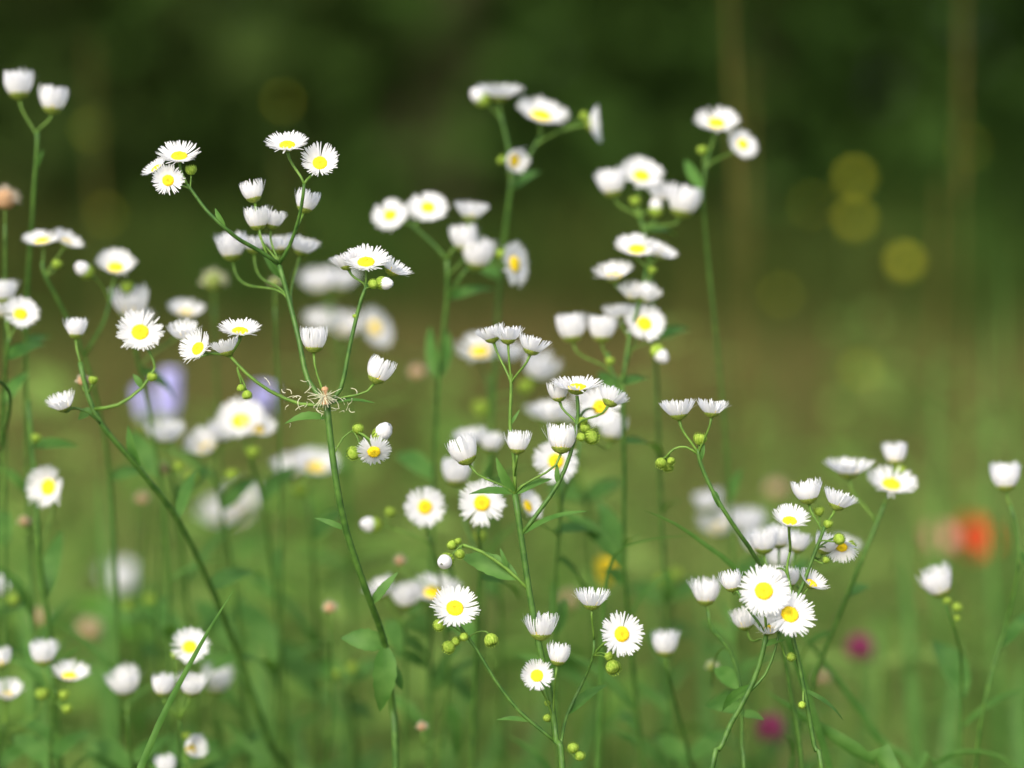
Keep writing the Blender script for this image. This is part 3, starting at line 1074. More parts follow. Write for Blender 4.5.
K = Plant('blurred plant with two round flowers side by side and one edge on', 1.055)
K.stem([(430, 830, 1.1), (430, 640, 1.09), (434, 480, 1.08), (438, 380, 1.07), (447, 300, 1.06), (447, 260, 1.055)], .0016, .0010)
K.branch([(447, 268), (437, 248, 1.055), (420, 232, 1.055), (410, 224, 1.055)], .0008, .0006)
K.branch([(447, 290), (462, 275, 1.055), (470, 266, 1.055)], .0008, .0006)
K.head(390, 215, 'flat', 40, (-.2, .5, .85), (412, 226))
K.head(428, 207, 'flat', 42, (.1, .6, .8), (414, 228))
K.head(471, 210, 'half', 38, (.1, 1, .12), (447, 262))
K.head(464, 236, 'cup', 30, (-.1, 1, .1), (450, 272))
K.head(478, 252, 'cup', 34, (.1, .9, .2), (466, 270))
K.head(515, 264, 'flat', 48, (.8, .1, .5), (470, 268))
K.bud(501, 254, 15, (.2, .8, .2), (470, 268))
K.leaf(447, 296, 494, 290, 20, dd=.02)
K.leaf(438, 376, 430, 326, 18, dd=.01, nrm=(-.4, .3, .8))
K.leaf(439, 380, 448, 330, 15, dd=.02, nrm=(.4, .3, .8))
K.leaf(434, 480, 395, 455, 24, dd=.04)
K.wild_leaves(8)
K.done()

L = Plant('strongly blurred plant behind the left fork with two pale flower pairs and a faded head', 1.20)
L.stem([(350, 830, 1.26), (352, 640, 1.24), (350, 480, 1.22), (346, 380, 1.21), (342, 345, 1.2)], .0017, .0012)
L.branch([(343, 360), (335, 325, 1.2), (328, 300, 1.2)], .0010, .0007)
L.head(318, 281, 'half', 44, (-.1, .9, .3), (329, 302))
L.head(340, 279, 'half', 44, (.1, 1, .2), (329, 302))
L.head(322, 321, 'half', 44, (-.1, .9, .4), (343, 355))
L.head(344, 326, 'half', 44, (0, .9, .4), (343, 355))
L.head(376, 328, 'flat', 46, (.7, .3, .6), (344, 360))
L.seedhead(417, 373, 26, (350, 420), kind='dry')
L.wild_leaves(6)
L.done()

M2 = Plant('blurred plant whose broad yellow eyed flower shows behind the three central flowers', 1.12)
M2.stem([(505, 830, 1.18), (500, 640, 1.16), (495, 500, 1.14), (490, 400, 1.12), (487, 375, 1.12)], .0015, .0010)
M2.head(480, 349, 'open', 54, (-.05, .8, .5), (488, 380))
M2.head(508, 352, 'half', 38, (.2, 1, .3), (489, 385))
M2.head(540, 366, 'goblet', 42, (.3, .8, .3), (492, 400))
M2.bud(526, 386, 22, att=(492, 410))
M2.bud(482, 408, 26, (.1, 1, .1), (494, 440), d=1.16)
M2.wild_leaves(5)
M2.done()

N = Plant('soft plant low behind the central cups with a yellow eyed flower between two stems', 1.03)
N.stem([(560, 830, 1.06), (557, 700, 1.05), (556, 600, 1.04), (560, 520, 1.03), (566, 470, 1.03)], .0013, .0009)
N.branch([(562, 505), (575, 470, 1.03), (580, 440, 1.03)], .0009, .0006)
N.head(556, 461, 'flat', 46, (0, .2, 1), (561, 510), d=1.01)
N.head(552, 412, 'half', 44, (-.1, 1, .2), (575, 470), d=1.06)
N.head(613, 426, 'cup', 30, (.1, 1, .1), (580, 445), d=1.05)
N.head(530, 505, 'wide', 28, (.7, .4, .5), (560, 530), d=1.01)
N.leaf(560, 530, 605, 540, 24, dd=.04)
N.leaf(558, 560, 585, 610, 22, dd=.04)
N.wild_leaves(6)
N.done()

O = Plant('soft plant left of the central stem with a full face flower under two white cups', 1.01)
O.stem([(470, 830, 1.06), (474, 700, 1.05), (478, 600, 1.03), (480, 550, 1.02), (478, 530, 1.01)], .0012, .0008)
O.branch([(480, 560), (464, 520, 1.04), (460, 495, 1.04)], .0008, .0006)
O.head(482, 503, 'flat', 50, (0, .15, 1), (479, 535), d=.995)
O.head(456, 470, 'cup', 30, (0, 1, .1), (461, 500), d=1.04)
O.head(470, 437, 'half', 36, (-.2, 1, .2), (465, 515), d=1.06)
O.head(491, 441, 'goblet', 28, (.2, 1, .2), (466, 515), d=1.06)
O.bud(480, 536, 16, att=(480, 558), d=1.06)
O.leaf(479, 580, 520, 600, 22, dd=.04)
O.leaf(476, 640, 440, 610, 26, dd=.05)
O.wild_leaves(6)
O.done()

Q = Plant('soft plant with a lone full face flower and a white bud to its left', 1.035)
Q.stem([(436, 830, 1.1), (448, 690, 1.08), (444, 610, 1.06), (436, 560, 1.04), (428, 535, 1.035)], .0012, .0007)
Q.head(425, 507, 'flat', 42, (.05, .2, 1), (429, 538), d=1.02)
Q.bud(375, 525, 19, (-.8, .1, .4), (432, 548), white=True)
Q.bud(390, 512, 14, (.4, .6, .2), (430, 542))
Q.leaf(436, 560, 452, 585, 12, dd=.03)
Q.leaf(446, 640, 468, 600, 20, dd=.05)
Q.seedhead(400, 561, 18, (440, 590), d=1.06, kind='dry')
Q.seedhead(422, 727, 16, (446, 740), kind='dry')
Q.leaf(448, 700, 458, 760, 20, dd=.01, nrm=(.3, .3, .9))
Q.done()

T = Plant('soft low row of three white flowers left of the full yellow eyed one', 1.06)
T.stem([(404, 830, 1.1), (405, 740, 1.09), (406, 670, 1.08), (405, 640, 1.07), (404, 620, 1.06)], .0012, .0008)
T.head(380, 588, 'half', 36, (-.4, .85, .2), (404, 625))
T.head(406, 595, 'goblet', 34, (-.1, 1, .2), (404, 622))
T.head(434, 590, 'open', 56, (.05, .85, .4), (404, 625))
T.leaf(405, 640, 430, 665, 22, dd=.02)
T.leaf(405, 650, 385, 620, 26, dd=.02)
T.wild_leaves(4)
T.done()

# ---------------------------------------------------------------- left side
U = Plant('leaning plant at left with a long dark stem and one large yellow eyed flower', .975)
U.stem([(300, 830, 1.12), (268, 740, 1.09), (240, 660, 1.07), (212, 590, 1.04), (178, 520, 1.01), (140, 470, .99), (102, 425, .98), (88, 395, .98), (80, 362, .98)], .0020, .0009)
U.branch([(92, 406), (118, 405, .975), (142, 388, .975), (155, 368, .975)], .0008, .0005, light=True)
U.branch([(104, 424), (88, 412, .975), (72, 408, .975), (64, 412, .975)], .0006, .0005)
U.head(140, 331, 'open', 50, (.1, .4, .9), (160, 358), d=.975)
U.head(76, 327, 'cup', 25, (.02, 1, .05), (81, 366), d=.985)
U.seedhead(83, 381, 17, (86, 398), d=.985, kind='dry')
U.head(62, 402, 'half', 28, (-.3, .9, .35), (70, 408), d=.97)
U.bud(152, 377, 11, (.2, .6, .3), (150, 378))
U.bud(93, 380, 10, (.2, .9, .2), (90, 398))
U.leaf(95, 412, 78, 420, 12)
U.leaf(140, 392, 133, 374, 8)
U.leaf(140, 470, 128, 425, 15, nrm=(-.4, .3, .8))
U.leaf(178, 520, 196, 470, 16, dd=.03)
U.leaf(212, 590, 262, 575, 34, dd=.05)
U.leaf(240, 660, 275, 680, 26, dd=.05)
U.leaf(240, 660, 205, 690, 26, dd=.05)
U.wild_leaves(8)
U.done()

W = Plant('soft plant behind the large left flower with a cluster of three blurred white heads', 1.05)
W.stem([(165, 830, 1.1), (170, 640, 1.09), (160, 480, 1.08), (140, 370, 1.06), (130, 330, 1.05)], .0013, .0009)
W.head(130, 301, 'goblet', 42, (0, .8, .3), (132, 340))
W.head(139, 318, 'goblet', 30, (.1, .9, .3), (132, 342))
W.head(186, 310, 'wide', 40, (.1, .9, .4), (138, 362), d=1.08)
W.bud(127, 287, 17, att=(131, 335))
W.leaf(140, 375, 175, 400, 22, dd=.02)
W.leaf(160, 480, 130, 430, 22, dd=.02)
W.wild_leaves(5)
W.done()

X = Plant('soft plant at upper left with a wide overlapping pair and two round buds beneath', 1.03)
X.stem([(120, 830, 1.1), (118, 640, 1.09), (110, 480, 1.07), (92, 380, 1.05), (68, 320, 1.04), (46, 278, 1.03), (42, 262, 1.03)], .0014, .0008)
X.branch([(85, 358), (105, 320, 1.04), (112, 288, 1.04)], .0008, .0006)
X.head(42, 239, 'open', 42, (-.05, .85, .4), (43, 266))
X.head(68, 240, 'wide', 34, (.5, .8, .3), (45, 274))
X.head(116, 264, 'wide', 42, (.15, .75, .6), (112, 290), d=1.045)
X.bud(87, 272, 18, (-.5, .4, .5), (108, 308), white=True)
X.bud(57, 264, 13, (.3, .8, .2), (48, 282))
X.leaf(110, 480, 150, 470, 24, dd=.02)
X.wild_leaves(6)
X.done()

Y = Plant('soft plant at the top left corner carrying two small white cups above a bare stem', 1.03)
Y.stem([(40, 830, 1.1), (34, 640, 1.09), (28, 480, 1.08), (26, 330, 1.06), (32, 220, 1.04), (37, 150, 1.03), (37, 132, 1.03)], .0014, .0009)
Y.head(18, 83, 'cup', 33, (-.08, 1, .03), (36, 136))
Y.head(53, 98, 'cup', 30, (.1, 1, .03), (37, 132))
Y.leaf(37, 165, 44, 150, 8)
Y.leaf(27, 330, -10, 290, 20)
Y.leaf(27, 345, 52, 338, 22, dd=.02)
Y.wild_leaves(6)
Y.done()

Z = Plant('soft plant at the left edge with a yellow eyed flower beside white cups', 1.015)
Z.stem([(-6, 830, 1.06), (-4, 600, 1.05), (0, 450, 1.04), (6, 360, 1.02), (10, 338, 1.015)], .0014, .0008)
Z.head(21, 313, 'open', 38, (.3, .5, .8), (10, 340))
Z.head(3, 290, 'goblet', 32, (-.1, 1, .1), (9, 345), d=1.03)
Z.head(2, 308, 'half', 36, (-.2, .9, .2), (9, 345), d=1.03)
Z.leaf(6, 360, 45, 345, 26, dd=.02)
Z.leaf(2, 400, 28, 372, 20, dd=.02)
Z.branch([(0, 450), (10, 395, 1.0), (-20, 370, .97)], .0009, .0006)
Z.wild_leaves(4)
Z.done()

A2 = Plant('soft plant at left with a tall narrow white flower facing downward left', 1.035)
A2.stem([(62, 830, 1.07), (56, 700, 1.06), (45, 600, 1.05), (38, 540, 1.04), (34, 470, 1.04), (28, 400, 1.04)], .0020, .0012)
A2.head(46, 487, 'wide', 44, (-.35, .1, .9), (42, 560))
A2.leaf(30, 440, 78, 446, 20, dd=.01)
A2.bud(36, 438, 13, (.3, .8, .2), (30, 455))
A2.leaf(45, 600, 62, 530, 24, dd=.02)
A2.seedhead(24, 522, 18, (38, 545), d=1.08, kind='dry')
A2.leaf(56, 690, 20, 640, 22, dd=.03)
A2.wild_leaves(5)
A2.done()

low = [
 ('soft plant at bottom left with a cup above a tilted flower and pale green buds', 1.03,
  [(56, 830, 1.07), (50, 760, 1.05), (54, 715, 1.04), (56, 690, 1.03)],
  [(43, 651, 'cup', 30, (0, 1, .05)), (70, 673, 'wide', 40, (.15, .85, .35))], [(64, 695, 14), (67, 709, 13)]),
 ('soft plant in the bottom left corner with a lone round white flower', 1.04,
  [(-14, 830, 1.08), (-4, 770, 1.06), (4, 725, 1.04)],
  [(8, 691, 'half', 32, (.1, .8, .4)), (0, 657, 'goblet', 28, (-.2, 1, .1))], [(42, 694, 16)]),
 ('soft plant with one creamy closed flower between the bottom left pairs', 1.045,
  [(140, 830, 1.09), (132, 765, 1.06), (127, 715, 1.045)],
  [(124, 681, 'goblet', 38, (-.15, .9, .3))], []),
 ('soft plant behind the sharp grass blade, one flower over two white cups', 1.015,
  [(170, 830, 1.06), (178, 770, 1.04), (180, 720, 1.02)],
  [(190, 646, 'open', 40, (.15, .5, .85)), (192, 684, 'goblet', 30, (.1, .9, .2)), (163, 684, 'cup', 24, (0, 1, .1))], [(175, 655, 11)]),
 ('blurred plant with a single dim white flower right of the sharp grass blade', 1.12,
  [(232, 830, 1.16), (224, 760, 1.14), (218, 710, 1.12)],
  [(217, 678, 'cup', 32, (.1, 1, .1))], []),
 ('soft low plant at the bottom edge with a flower facing right', 1.03,
  [(198, 860, 1.06), (190, 790, 1.04), (188, 760, 1.03)],
  [(195, 747, 'goblet', 26, (.6, .3, .4)), (166, 764, 'cup', 24, (-.1, 1, .1))], [(186, 736, 12)]),
 ('soft plant with one square white cup right of the daisy with spreading rays', 1.02,
  [(700, 830, 1.08), (690, 760, 1.06), (676, 705, 1.04), (668, 668, 1.02)],
  [(665, 642, 'cup', 28, (0, 1, .05))], []),
]
for lab, d, st, hs, bs in low:
    p = Plant(lab, d)
    p.stem(st, .0013, .0007)
    tx, ty = st[-1][:2]
    for x, y, k, w_, ax in hs:
        p.head(x, y, k, w_, ax, (tx, ty + 8))
    for x, y, w_ in bs:
        p.bud(x, y, w_, att=(tx, ty + 18))
    p.leaf(st[1][0], st[1][1], st[1][0] + 40, st[1][1] - 30, 24, dd=.02)
    p.leaf(st[1][0], st[1][1] + 10, st[1][0] - 38, st[1][1] - 24, 22, dd=.03)
    p.wild_leaves(4, hi=.4)
    p.done()

far = [
 ('strongly blurred plant at left centre below the lavender bell with one broad flower', 1.08,
  [(200, 830, 1.16), (190, 640, 1.13), (176, 500, 1.1), (168, 460, 1.08)],
  [(165, 432, 'half', 44, (0, 1, .2))], [(192, 478, 18), (179, 466, 15)]),
 ('blurred plant with two white heads overlapping beside the lavender bell', 1.09,
  [(250, 830, 1.16), (240, 640, 1.13), (222, 510, 1.1), (212, 470, 1.09)],
  [(204, 443, 'half', 44, (-.3, .7, .5)), (222, 432, 'half', 36, (.2, .9, .3))], [(232, 475, 18)]),
 ('blurred plant with a broad yellow eyed flower under the left sharp flowers', 1.08,
  [(290, 830, 1.16), (280, 640, 1.13), (262, 500, 1.1), (246, 450, 1.08)],
  [(240, 419, 'open', 52, (-.1, .6, .75)), (258, 426, 'wide', 40, (.3, .7, .5))], [(253, 452, 18)]),
 ('very blurred plant with large hazy white flowers low at left centre', 1.42,
  [(240, 830, 1.5), (238, 680, 1.46), (234, 560, 1.42)],
  [(220, 512, 'half', 50, (-.2, .9, .4)), (243, 497, 'half', 44, (.2, .9, .4)), (234, 514, 'half', 44, (.1, .8, .5))], []),
 ('blurred plant with a long white pair just left of the tall dark stem', 1.14,
  [(320, 830, 1.2), (318, 680, 1.17), (312, 540, 1.14), (308, 500, 1.14)],
  [(291, 466, 'half', 44, (-.2, .9, .4)), (316, 464, 'wide', 50, (.1, .8, .5))], [(300, 490, 20)]),
 ('very blurred plant with two pale flowers behind the arching stem right of centre', 1.2,
  [(760, 830, 1.28), (752, 680, 1.24), (740, 580, 1.2), (735, 560, 1.2)],
  [(718, 523, 'half', 46, (-.2, .9, .4)), (748, 521, 'goblet', 38, (.1, 1, .2)), (708, 500, 'goblet', 34, (-.2, 1, 0))], []),
 ('hazy plant with a faint greyish flower low at the left', 1.5,
  [(124, 830, 1.58), (122, 700, 1.54), (120, 620, 1.5)],
  [(120, 577, 'cup', 44, (0, 1, .2))], []),
]
for lab, d, st, hs, bs in far:
    p = Plant(lab, d)
    p.stem(st, .0016, .0009)
    tx, ty = st[-1][:2]
    for x, y, k, w_, ax in hs:
        p.head(x, y, k, w_, ax, (tx, ty + 6))
    for x, y, w_ in bs:
        p.bud(x, y, w_, att=(tx, ty + 14))
    p.leaf(st[2][0], st[2][1], st[2][0] + 36, st[2][1] - 34, 24, dd=.02)
    p.leaf(st[1][0], st[1][1] + 10, st[1][0] - 46, st[1][1] - 40, 28, dd=.03)
    p.wild_leaves(6, hi=.42)
    p.done()

# faded seed heads on their own stalks
extra = [
 ('blurred small plant low behind the leaning dark stem with two white cups', 1.16,
  [(150, 830, 1.22), (146, 740, 1.2), (140, 640, 1.18), (136, 620, 1.16)],
  [], [(150, 600, 20), (128, 606, 18)]),
 ('blurred leafy plant left of the lowest central flowers with pale green buds only', 1.14,
  [(360, 830, 1.2), (356, 740, 1.18), (348, 700, 1.16), (344, 690, 1.14)],
  [], [(352, 668, 18), (336, 674, 16)]),
 ('blurred plant whose three white heads fill the gap behind the crowded right cluster', 1.1,
  [(800, 830, 1.16), (790, 700, 1.14), (776, 600, 1.12), (770, 575, 1.1)],
  [(758, 541, 'goblet', 36, (-.1, 1, .1)), (779, 556, 'goblet', 34, (.1, 1, .1)), (846, 545, 'half', 30, (.3, .9, .2))], [(790, 560, 16)]),
 ('blurred plant behind the bending centre branch with white cups at mid height', 1.12,
  [(600, 830, 1.18), (596, 660, 1.16), (588, 520, 1.14), (584, 490, 1.12)],
  [(541, 410, 'half', 38, (-.2, 1, .1)), (566, 414, 'half', 34, (.2, 1, .1)), (585, 398, 'goblet', 30, (.2, 1, .1))], [(572, 470, 18)]),
 ('blurred leafy plant between the centre and the arching right stem with green buds', 1.18,
  [(650, 830, 1.26), (660, 720, 1.24), (668, 620, 1.2), (672, 600, 1.18)],
  [], [(676, 574, 20), (660, 580, 18)]),
 ('blurred plant at far left mid height with a white head cut by the frame', 1.1,
  [(-10, 830, 1.16), (-8, 720, 1.14), (-4, 640, 1.12), (-2, 610, 1.1)],
  [(-4, 585, 'goblet', 34, (.1, 1, .1))], [(14, 600, 18)]),
]
for lab, d, st, hs, bs in extra:
    p = Plant(lab, d)
    p.stem(st, .0016, .0009)
    tx, ty = st[-1][:2]
    for x, y, k, w_, ax in hs:
        p.head(x, y, k, w_, ax, (tx, ty + 6))
    for x, y, w_ in bs:
        p.bud(x, y, w_, att=(tx, ty + 14))
    for kx, ky in ((34, -40), (-42, -34), (30, 20)):
        p.leaf(st[2][0], st[2][1] + ky / 2, st[2][0] + kx, st[2][1] + ky, 26, dd=.02)
    p.wild_leaves(6, hi=.44)
    p.done()

faded = [
 (214, 282, 34, 1.12, 'cream', 'blurred cream seed head standing alone in front of the dark wood at left'),
 (275, 283, 18, 1.06, 'cream', 'small cream seed head just left of the tall fork\'s upper stem'),
 (162, 470, 22, 1.10, 'dry', 'pale pinkish seed head under the broad flower at left centre'),
 (142, 499, 22, 1.16, 'rust', 'orange brown seed head beside the long leaning stem'),
 (330, 608, 20, 1.06, 'dry', 'pale pink tufted seed head left of the bending dark stem'),
 (40, 618, 28, 1.25, 'dry', 'large blurred beige seed head above the bottom left cup'),
 (90, 630, 38, 1.35, 'dry', 'oval hazy beige seed head low at the left'),
 (570, 600, 30, 1.3, 'dry', 'hazy beige seed head behind the low central flowers'),
 (776, 490, 34, 1.4, 'dry', 'hazy round beige seed head above the right hand cluster'),
 (822, 678, 24, 1.2, 'rust', 'rust coloured seed head right of the upright sharp stem'),
 (5, 200, 34, 1.03, 'dry', 'beige seed head cut by the left edge near the top'),
]
for x, y, w_, d, kd, lab in faded:
    p = Plant(lab, d, name='withered_wildflower', cat='seed head', group='withered seed heads among the flowers')
    p.stem([(x + rnd.uniform(-20, 20), 840 if y > 400 else 830, d + .05), (x + rnd.uniform(-9, 9), (y + 830) / 2, d + .03), (x, y + 24, d)], .0011, .0006)
    p.seedhead(x, y, w_, (x, y + 26), kind='dry' if kd == 'rust' else kd)
    p.wild_leaves(3, hi=.35)
    p.done()

# ---------------------------------------------------------------- other flowers
def petal_sheet(b, base, ax, er, L, W, cupping, n=8, wav=0.0, ph=0.0):
    et = ax.cross(er).normalized()
    cs, ss, ws, ns = [], [], [], []
    p = base.copy()
    for k in range(n + 1):
        t = k / n
        an = cupping[0] + (cupping[1] - cupping[0]) * t
        cs.append(p.copy())
        ss.append(et)
        ws.append(W / 2 * (max(.12, math.sin(math.pi * min(.97, t * .8 + .12)) ** .7)))
        ns.append((ax * math.sin(an) - er * math.cos(an)))
        p += (er * math.sin(an) + ax * math.cos(an)) * (L / n) + ax * math.sin(t * 9 + ph) * wav
    b.strip(cs, ss, ws, fold=.35, nrm=ns)

def big_flower(label, cat, name, group, x, y, d, diam_px, n, m, ax, cup, core, core_m, Wf=1.0, layers=1, stalk=True, double_z=1.0):
    p = Plant(label, d, name=name, cat=cat, group=group)
    size = diam_px * d / FPX
    axis = V(ax)
    org = P(x, y, d) - axis * size * .25
    p.stem([(x + rnd.uniform(-12, 12), 850, d + .08), (x + rnd.uniform(-8, 8), (y + 820) / 2, d + .03), (x, y + diam_px * .9, d)], .0016, .0010)
    p.pedicel((x, y + diam_px * .9), org - axis * size * .05, axis, .0009)
    b = MB()
    q0 = axis.orthogonal().normalized()
    for l_ in range(layers):
        for i in range(n):
            q = 2 * math.pi * (i + .5 * l_) / n
            er = (Quaternion(axis, q) @ q0)
            petal_sheet(b, org + er * size * .04, axis, er, size * .62 * (1 - .12 * l_), size * Wf, (cup[0] - .15 * l_, cup[1]), wav=size * .004, ph=q)
    g0 = p.base
    b.v = [(u - g0.x, v - g0.y, w_ - g0.z) for u, v, w_ in b.v]
    c = MB()
    rotm = Matrix.Translation(org - g0) @ axis.to_track_quat('Z', 'Y').to_matrix().to_4x4()
    c.lathe([(size * .02, 0), (size * core, size * .05), (size * core * 1.05, size * .14), (size * core * .6, size * .22), (.00005, size * .24)], 14, rotm, wob=.08, rg=rnd)
    e = MB()
    e.lathe([(size * .03, -size * .08), (size * .09, -size * .05), (size * .11, size * .03), (size * .08, size * .10)], 12, rotm)
    p.wild_leaves(4, hi=.38)
    r = p.done()
    f = link('flower_head', e.mesh('flower_head', 'cup'), r)
    link('petals', b.mesh('petals', m), f)
    link('centre', c.mesh('centre', core_m), f)
    return r

big_flower('blurred scarlet poppy low at right beside a paler pink bloom', 'poppy', 'poppy', None, 973, 541, 1.9, 50, 5, 'red', (.3, .6, .7), (1.0, .25), .14, 'dark', .62)
big_flower('blurred faded pink bloom just left of the scarlet poppy', 'wildflower', 'pink_bloom', None, 940, 543, 1.75, 40, 5, 'pink', (-.1, .8, .5), (.9, .3), .14, 'dry', .6)
big_flower('blurred golden yellow flower right of the lower central flowers', 'wildflower', 'yellow_wildflower', None, 606, 574, 1.22, 40, 9, 'yellow', (0, .9, .35), (.55, .15), .15, 'disc', .34, 2)
big_flower('tall blurred lavender bell at left behind the white daisies', 'bellflower', 'bellflower', 'blurred lavender bellflowers', 168, 402, 1.34, 88, 6, 'blue', (.1, 1, .1), (.22, .0), .05, 'dry', .26)
big_flower('smaller lavender bloom almost hidden behind the yellow eyed flower at left centre', 'bellflower', 'bellflower', 'blurred lavender bellflowers', 262, 404, 1.4, 50, 6, 'blue', (.1, 1, .3), (.5, .15), .08, 'dry', .42)
big_flower('second lavender bell leaning against the taller bell\'s left side', 'bellflower', 'bellflower', 'blurred lavender bellflowers', 143, 408, 1.36, 60, 6, 'blue', (-.15, 1, .1), (.22, .0), .05, 'dry', .22)

def clover(label, x, y, d, w_):
    p = Plant(label, d, name='clover', cat='clover', group='magenta clover heads low at right')
    p.stem([(x + 6, 850, d + .05), (x + 3, y + 90, d + .02), (x, y + w_ * .5, d)], .0012, .0008)
    size = w_ * d / FPX
    c = P(x, y, d) - p.base
    b = MB()
    rg = random.Random(9)
    for i in range(110):
        u = 1 - 1.7 * (i + .5) / 110
        q = i * 2.39996
        r_ = math.sqrt(max(0, 1 - u * u))
        dr = Vector((r_ * math.cos(q), r_ * math.sin(q), u * 1.1 + .1))
        up = Vector((dr.x * .6, dr.y * .6, dr.z + .7)).normalized()
        a = c + dr * size * .25
        b.tube([a, a + dr * size * .15 + up * size * .02, a + up * size * .26], [size * .025, size * .04, size * .008], 5)
    r = p.done()
    link('flower_head', b.mesh('flower_head', 'magenta'), r)
clover('dark magenta clover head beyond the sharp cluster near the right', 860, 650, 1.30, 30)
clover('magenta clover head at the bottom below the right hand cluster', 770, 731, 1.26, 32)

# out-of-focus buds that show as round lime discs before the wood
discs = [(855, 178, 2.5, 'topmost round lime bud in front of the dark wood'),
         (855, 220, 2.5, 'lime bud directly beneath the topmost one before the dark wood'),
         (905, 262, 2.2, 'brightest round lime bud in front of the wood at right'),
         (781, 295, 2.6, 'dim lime bud left of the brightest one before the wood'),
         (861, 372, 2.4, 'lowest lime bud above the white flowers at right'),
         (812, 205, 3.0, 'faint olive bud left of the two stacked lime buds'),
         (968, 148, 3.0, 'faint olive bud near the upper right corner'),
         (91, 130, 2.6, 'faint olive bud near the top left corner'),
         (283, 102, 2.6, 'faint olive bud above the highest sharp white flowers'),
         (105, 215, 2.7, 'faint olive bud left of the highest left trio')]
for i, (x, y, d, lab) in enumerate(discs):
    p = Plant(lab, d, name='budding_wildflower', cat='wildflower bud', group='lime buds out of focus before the wood')
    p.stem([(x + rnd.uniform(-40, 40), 830, d + .05), (x + rnd.uniform(-12, 12), (y + 830) / 2, d + .02), (x, y + 26, d)], .0012, .0005)
    sz = .0135 if d < 2.55 else .0075
    axis = V((rnd.uniform(-.2, .2), .6, .6))
    org = P(x, y, d)
    b = MB()
    rotm = Matrix.Translation(org - p.base) @ axis.to_track_quat('Z', 'Y').to_matrix().to_4x4()
    b.lathe([(sz * .1, -sz * .5), (sz * .42, -sz * .36), (sz * .55, 0), (sz * .52, sz * .22), (sz * .3, sz * .40), (.0001, sz * .45)], 14, rotm, wob=.04, rg=rnd)
    p.pedicel((x, y + 28), org - axis * sz * .45, axis, .0005)
    r = p.done()
    link('bud', b.mesh('bud', 'lime'), r)

# ---------------------------------------------------------------- single grass blades
def blade(label, pts, wpx, group='single grass blades among the flowers', m='leaf', fold=.5, name='grass_blade'):
    w_ = [P(*p) for p in pts]
    lo = w_[0]
    dz = max(.02, w_[1].z - lo.z)
    g = Vector((lo.x - max(-.12, min(.12, (w_[1].x - lo.x) / dz * lo.z * .6)), lo.y + .02, 0))
    sm = smooth([g, g.lerp(lo, .55) + Vector((-(lo.x - g.x) * .12, 0, 0))] + w_, .01)
    n = len(sm)
    k0 = min(range(n), key=lambda i: (sm[i] - lo).length)
    cs, ss, ws, ns = [], [], [], []
    hw = wpx * pts[0][2] / FPX / 2
    for i, p in enumerate(sm):
        t = (sm[min(i + 1, n - 1)] - sm[max(0, i - 1)]).normalized()
        sv = t.cross(FWD + UP * .35).normalized()
        cs.append(p - g)
        ss.append(sv)
        u = (i - k0) / max(1, n - 1 - k0)
        ws.append(hw * (1 if u < 0 else max(.03, (1 - u) ** .7)))
        ns.append(sv.cross(t).normalized())
    b = MB()
    b.strip(cs, ss, ws, fold=fold, nrm=ns)
    o = link(name, b.mesh(name, m), None, g)
    return tag(o, label, 'grass', group)

blade('sharp pointed grass blade leaning right across the lower left flowers', [(104, 860, .95), (132, 790, .95), (160, 722, .95), (190, 664, .95), (212, 625, .95), (235, 588, .95)], 9)
blade('broad arching blade sweeping down to the right under the right hand cluster', [(905, 800, .99), (870, 762, 1.0), (835, 738, 1.01), (800, 715, 1.02), (765, 690, 1.03)], 22)
blade('thin curved blade beside the arching stem right of the centre', [(790, 640, 1.0), (742, 575, .99), (705, 545, .985), (675, 524, .98), (644, 510, .975)], 8)
blade('faint thin blade lying level right of the centre stem', [(596, 830, 1.04), (600, 700, 1.03), (604, 600, 1.02), (614, 556, 1.01), (640, 542, 1.0), (670, 537, 1.0), (702, 535, 1.0)], 6)
blade('bowed pale blade curving over at the bottom right corner', [(905, 800, 1.03), (935, 765, 1.03), (965, 752, 1.03), (1000, 757, 1.03), (1030, 775, 1.03)], 9)
blade('long slanting blade below the soft flat flower at right', [(935, 820, 1.06), (880, 740, 1.06), (845, 690, 1.06), (815, 650, 1.06), (795, 625, 1.06)], 12)
gs = [(1000, 240, 1.45, 9), (935, 330, 1.5, 18), (985, 300, 1.4, 12), (905, 520, 1.3, 22), (700, 600, 1.25, 26), (655, 585, 1.25, 22), (470, 620, 1.3, 20), (330, 640, 1.35, 24),
      (255, 600, 1.3, 30), (20, 560, 1.25, 26), (105, 470, 1.3, 22), (880, 600, 1.4, 22), (960, 640, 1.25, 26), (1015, 660, 1.2, 22), (560, 640, 1.35, 26), (600, 690, 1.2, 22), (290, 700, 1.2, 22), (85, 720, 1.2, 24), (510, 700, 1.25, 22), (845, 740, 1.25, 24)]
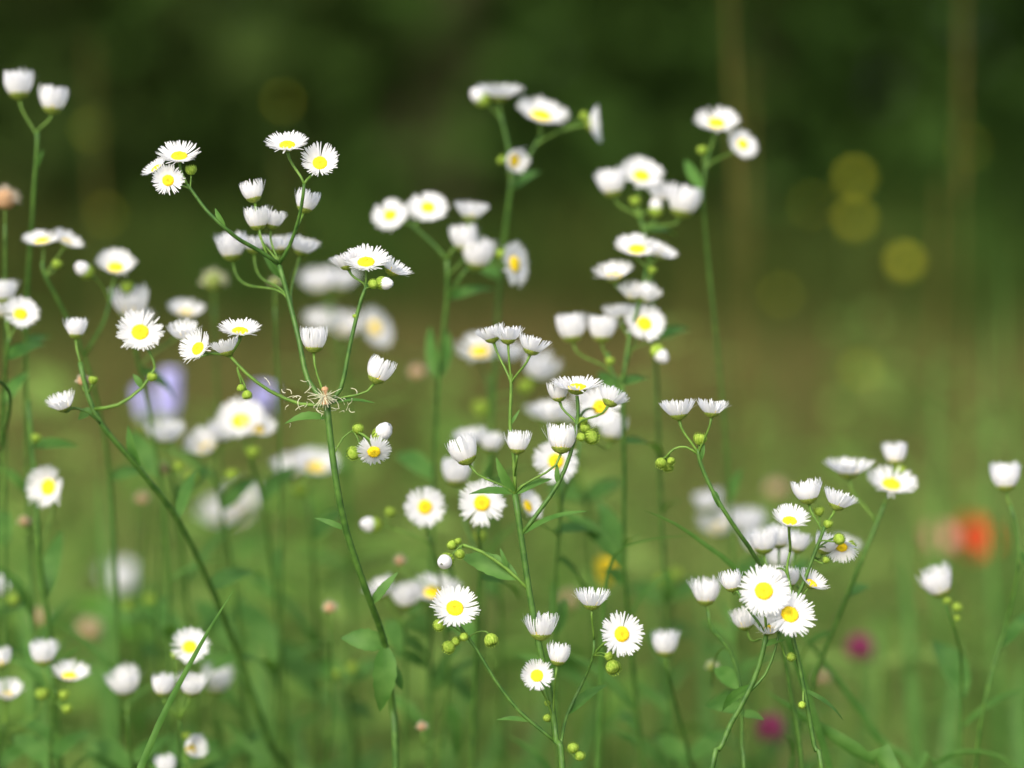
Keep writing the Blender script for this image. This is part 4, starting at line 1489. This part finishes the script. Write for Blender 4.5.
where = ['tallest blurred blade near the right edge', 'blurred blade left of the tallest one at right', 'blurred blade rising behind the right edge cup', 'blurred blade right of the tilted yellow eyed flower',
         'blurred blade left of the right hand cluster', 'blurred blade behind the square white cup', 'blurred blade below the full face central flower', 'blurred blade near the tufted seed head left of centre',
         'wide blurred blade right of the sharp grass tip', 'blurred blade by the left edge', 'blurred blade behind the long leaning stem', 'blurred blade above the dark magenta clover', 'blurred blade under the red poppy',
         'blurred blade at the right edge low down', 'blurred blade behind the lowest central cups', 'blurred blade below the wide rayed daisy', 'blurred blade low between leaning stem and dark stem',
         'blurred blade low at left under the creamy flower', 'blurred blade low beside the arching central branch', 'blurred blade low right of the magenta clover']
for (x, y, d, w_), lab in zip(gs, where):
    lean = rnd.uniform(-50, 50)
    blade(lab, [(x + lean, 830, d), (x + lean * .6, 830 - (830 - y) * .35, d), (x + lean * .2, 830 - (830 - y) * .7, d + .01), (x + rnd.uniform(-6, 6), y, d + .02)], w_)

# dry stalks that show as soft upright streaks
st = [(728, -20, 1.55, 'soft brown upright stalk behind the two highest right flowers'), (748, 60, 1.8, 'second soft stalk just right of the brown one'), (963, -30, 1.6, 'tall soft stalk near the right edge'),
      (940, 180, 1.7, 'soft stalk left of the tall one near the right edge'), (90, 40, 2.0, 'soft stalk before the wood at left'), (285, 150, 2.2, 'soft stalk before the wood above the left flowers'),
      (690, 260, 1.9, 'faint stalk left of the brown one at centre right')]
for x, y, d, lab in st:
    b = MB()
    top = P(x, y, d)
    g = Vector((top.x + rnd.uniform(-.03, .03), top.y, 0))
    sm = smooth([Vector((0, 0, 0)), (top - g) * .5 + Vector((.006, 0, 0)), top - g], .03)
    b.tube(sm, [.0014 - .0008 * i / len(sm) for i in range(len(sm))], 6)
    o = link('dry_stalk', b.mesh('dry_stalk', 'stalk'), None, g)
    e = MB()
    sp = sm[int(len(sm) * .8):]
    sp = smooth(sp, .003)
    e.tube(sp, [(.0009 + .0013 * abs(math.sin(i * 1.1)) * (1 - (i / len(sp)) ** 3)) for i in range(len(sp))], 6)
    link('seed_spike', e.mesh('seed_spike', 'stalk'), o)
    tag(o, lab, 'grass stalk', 'dry stalks before the wood')
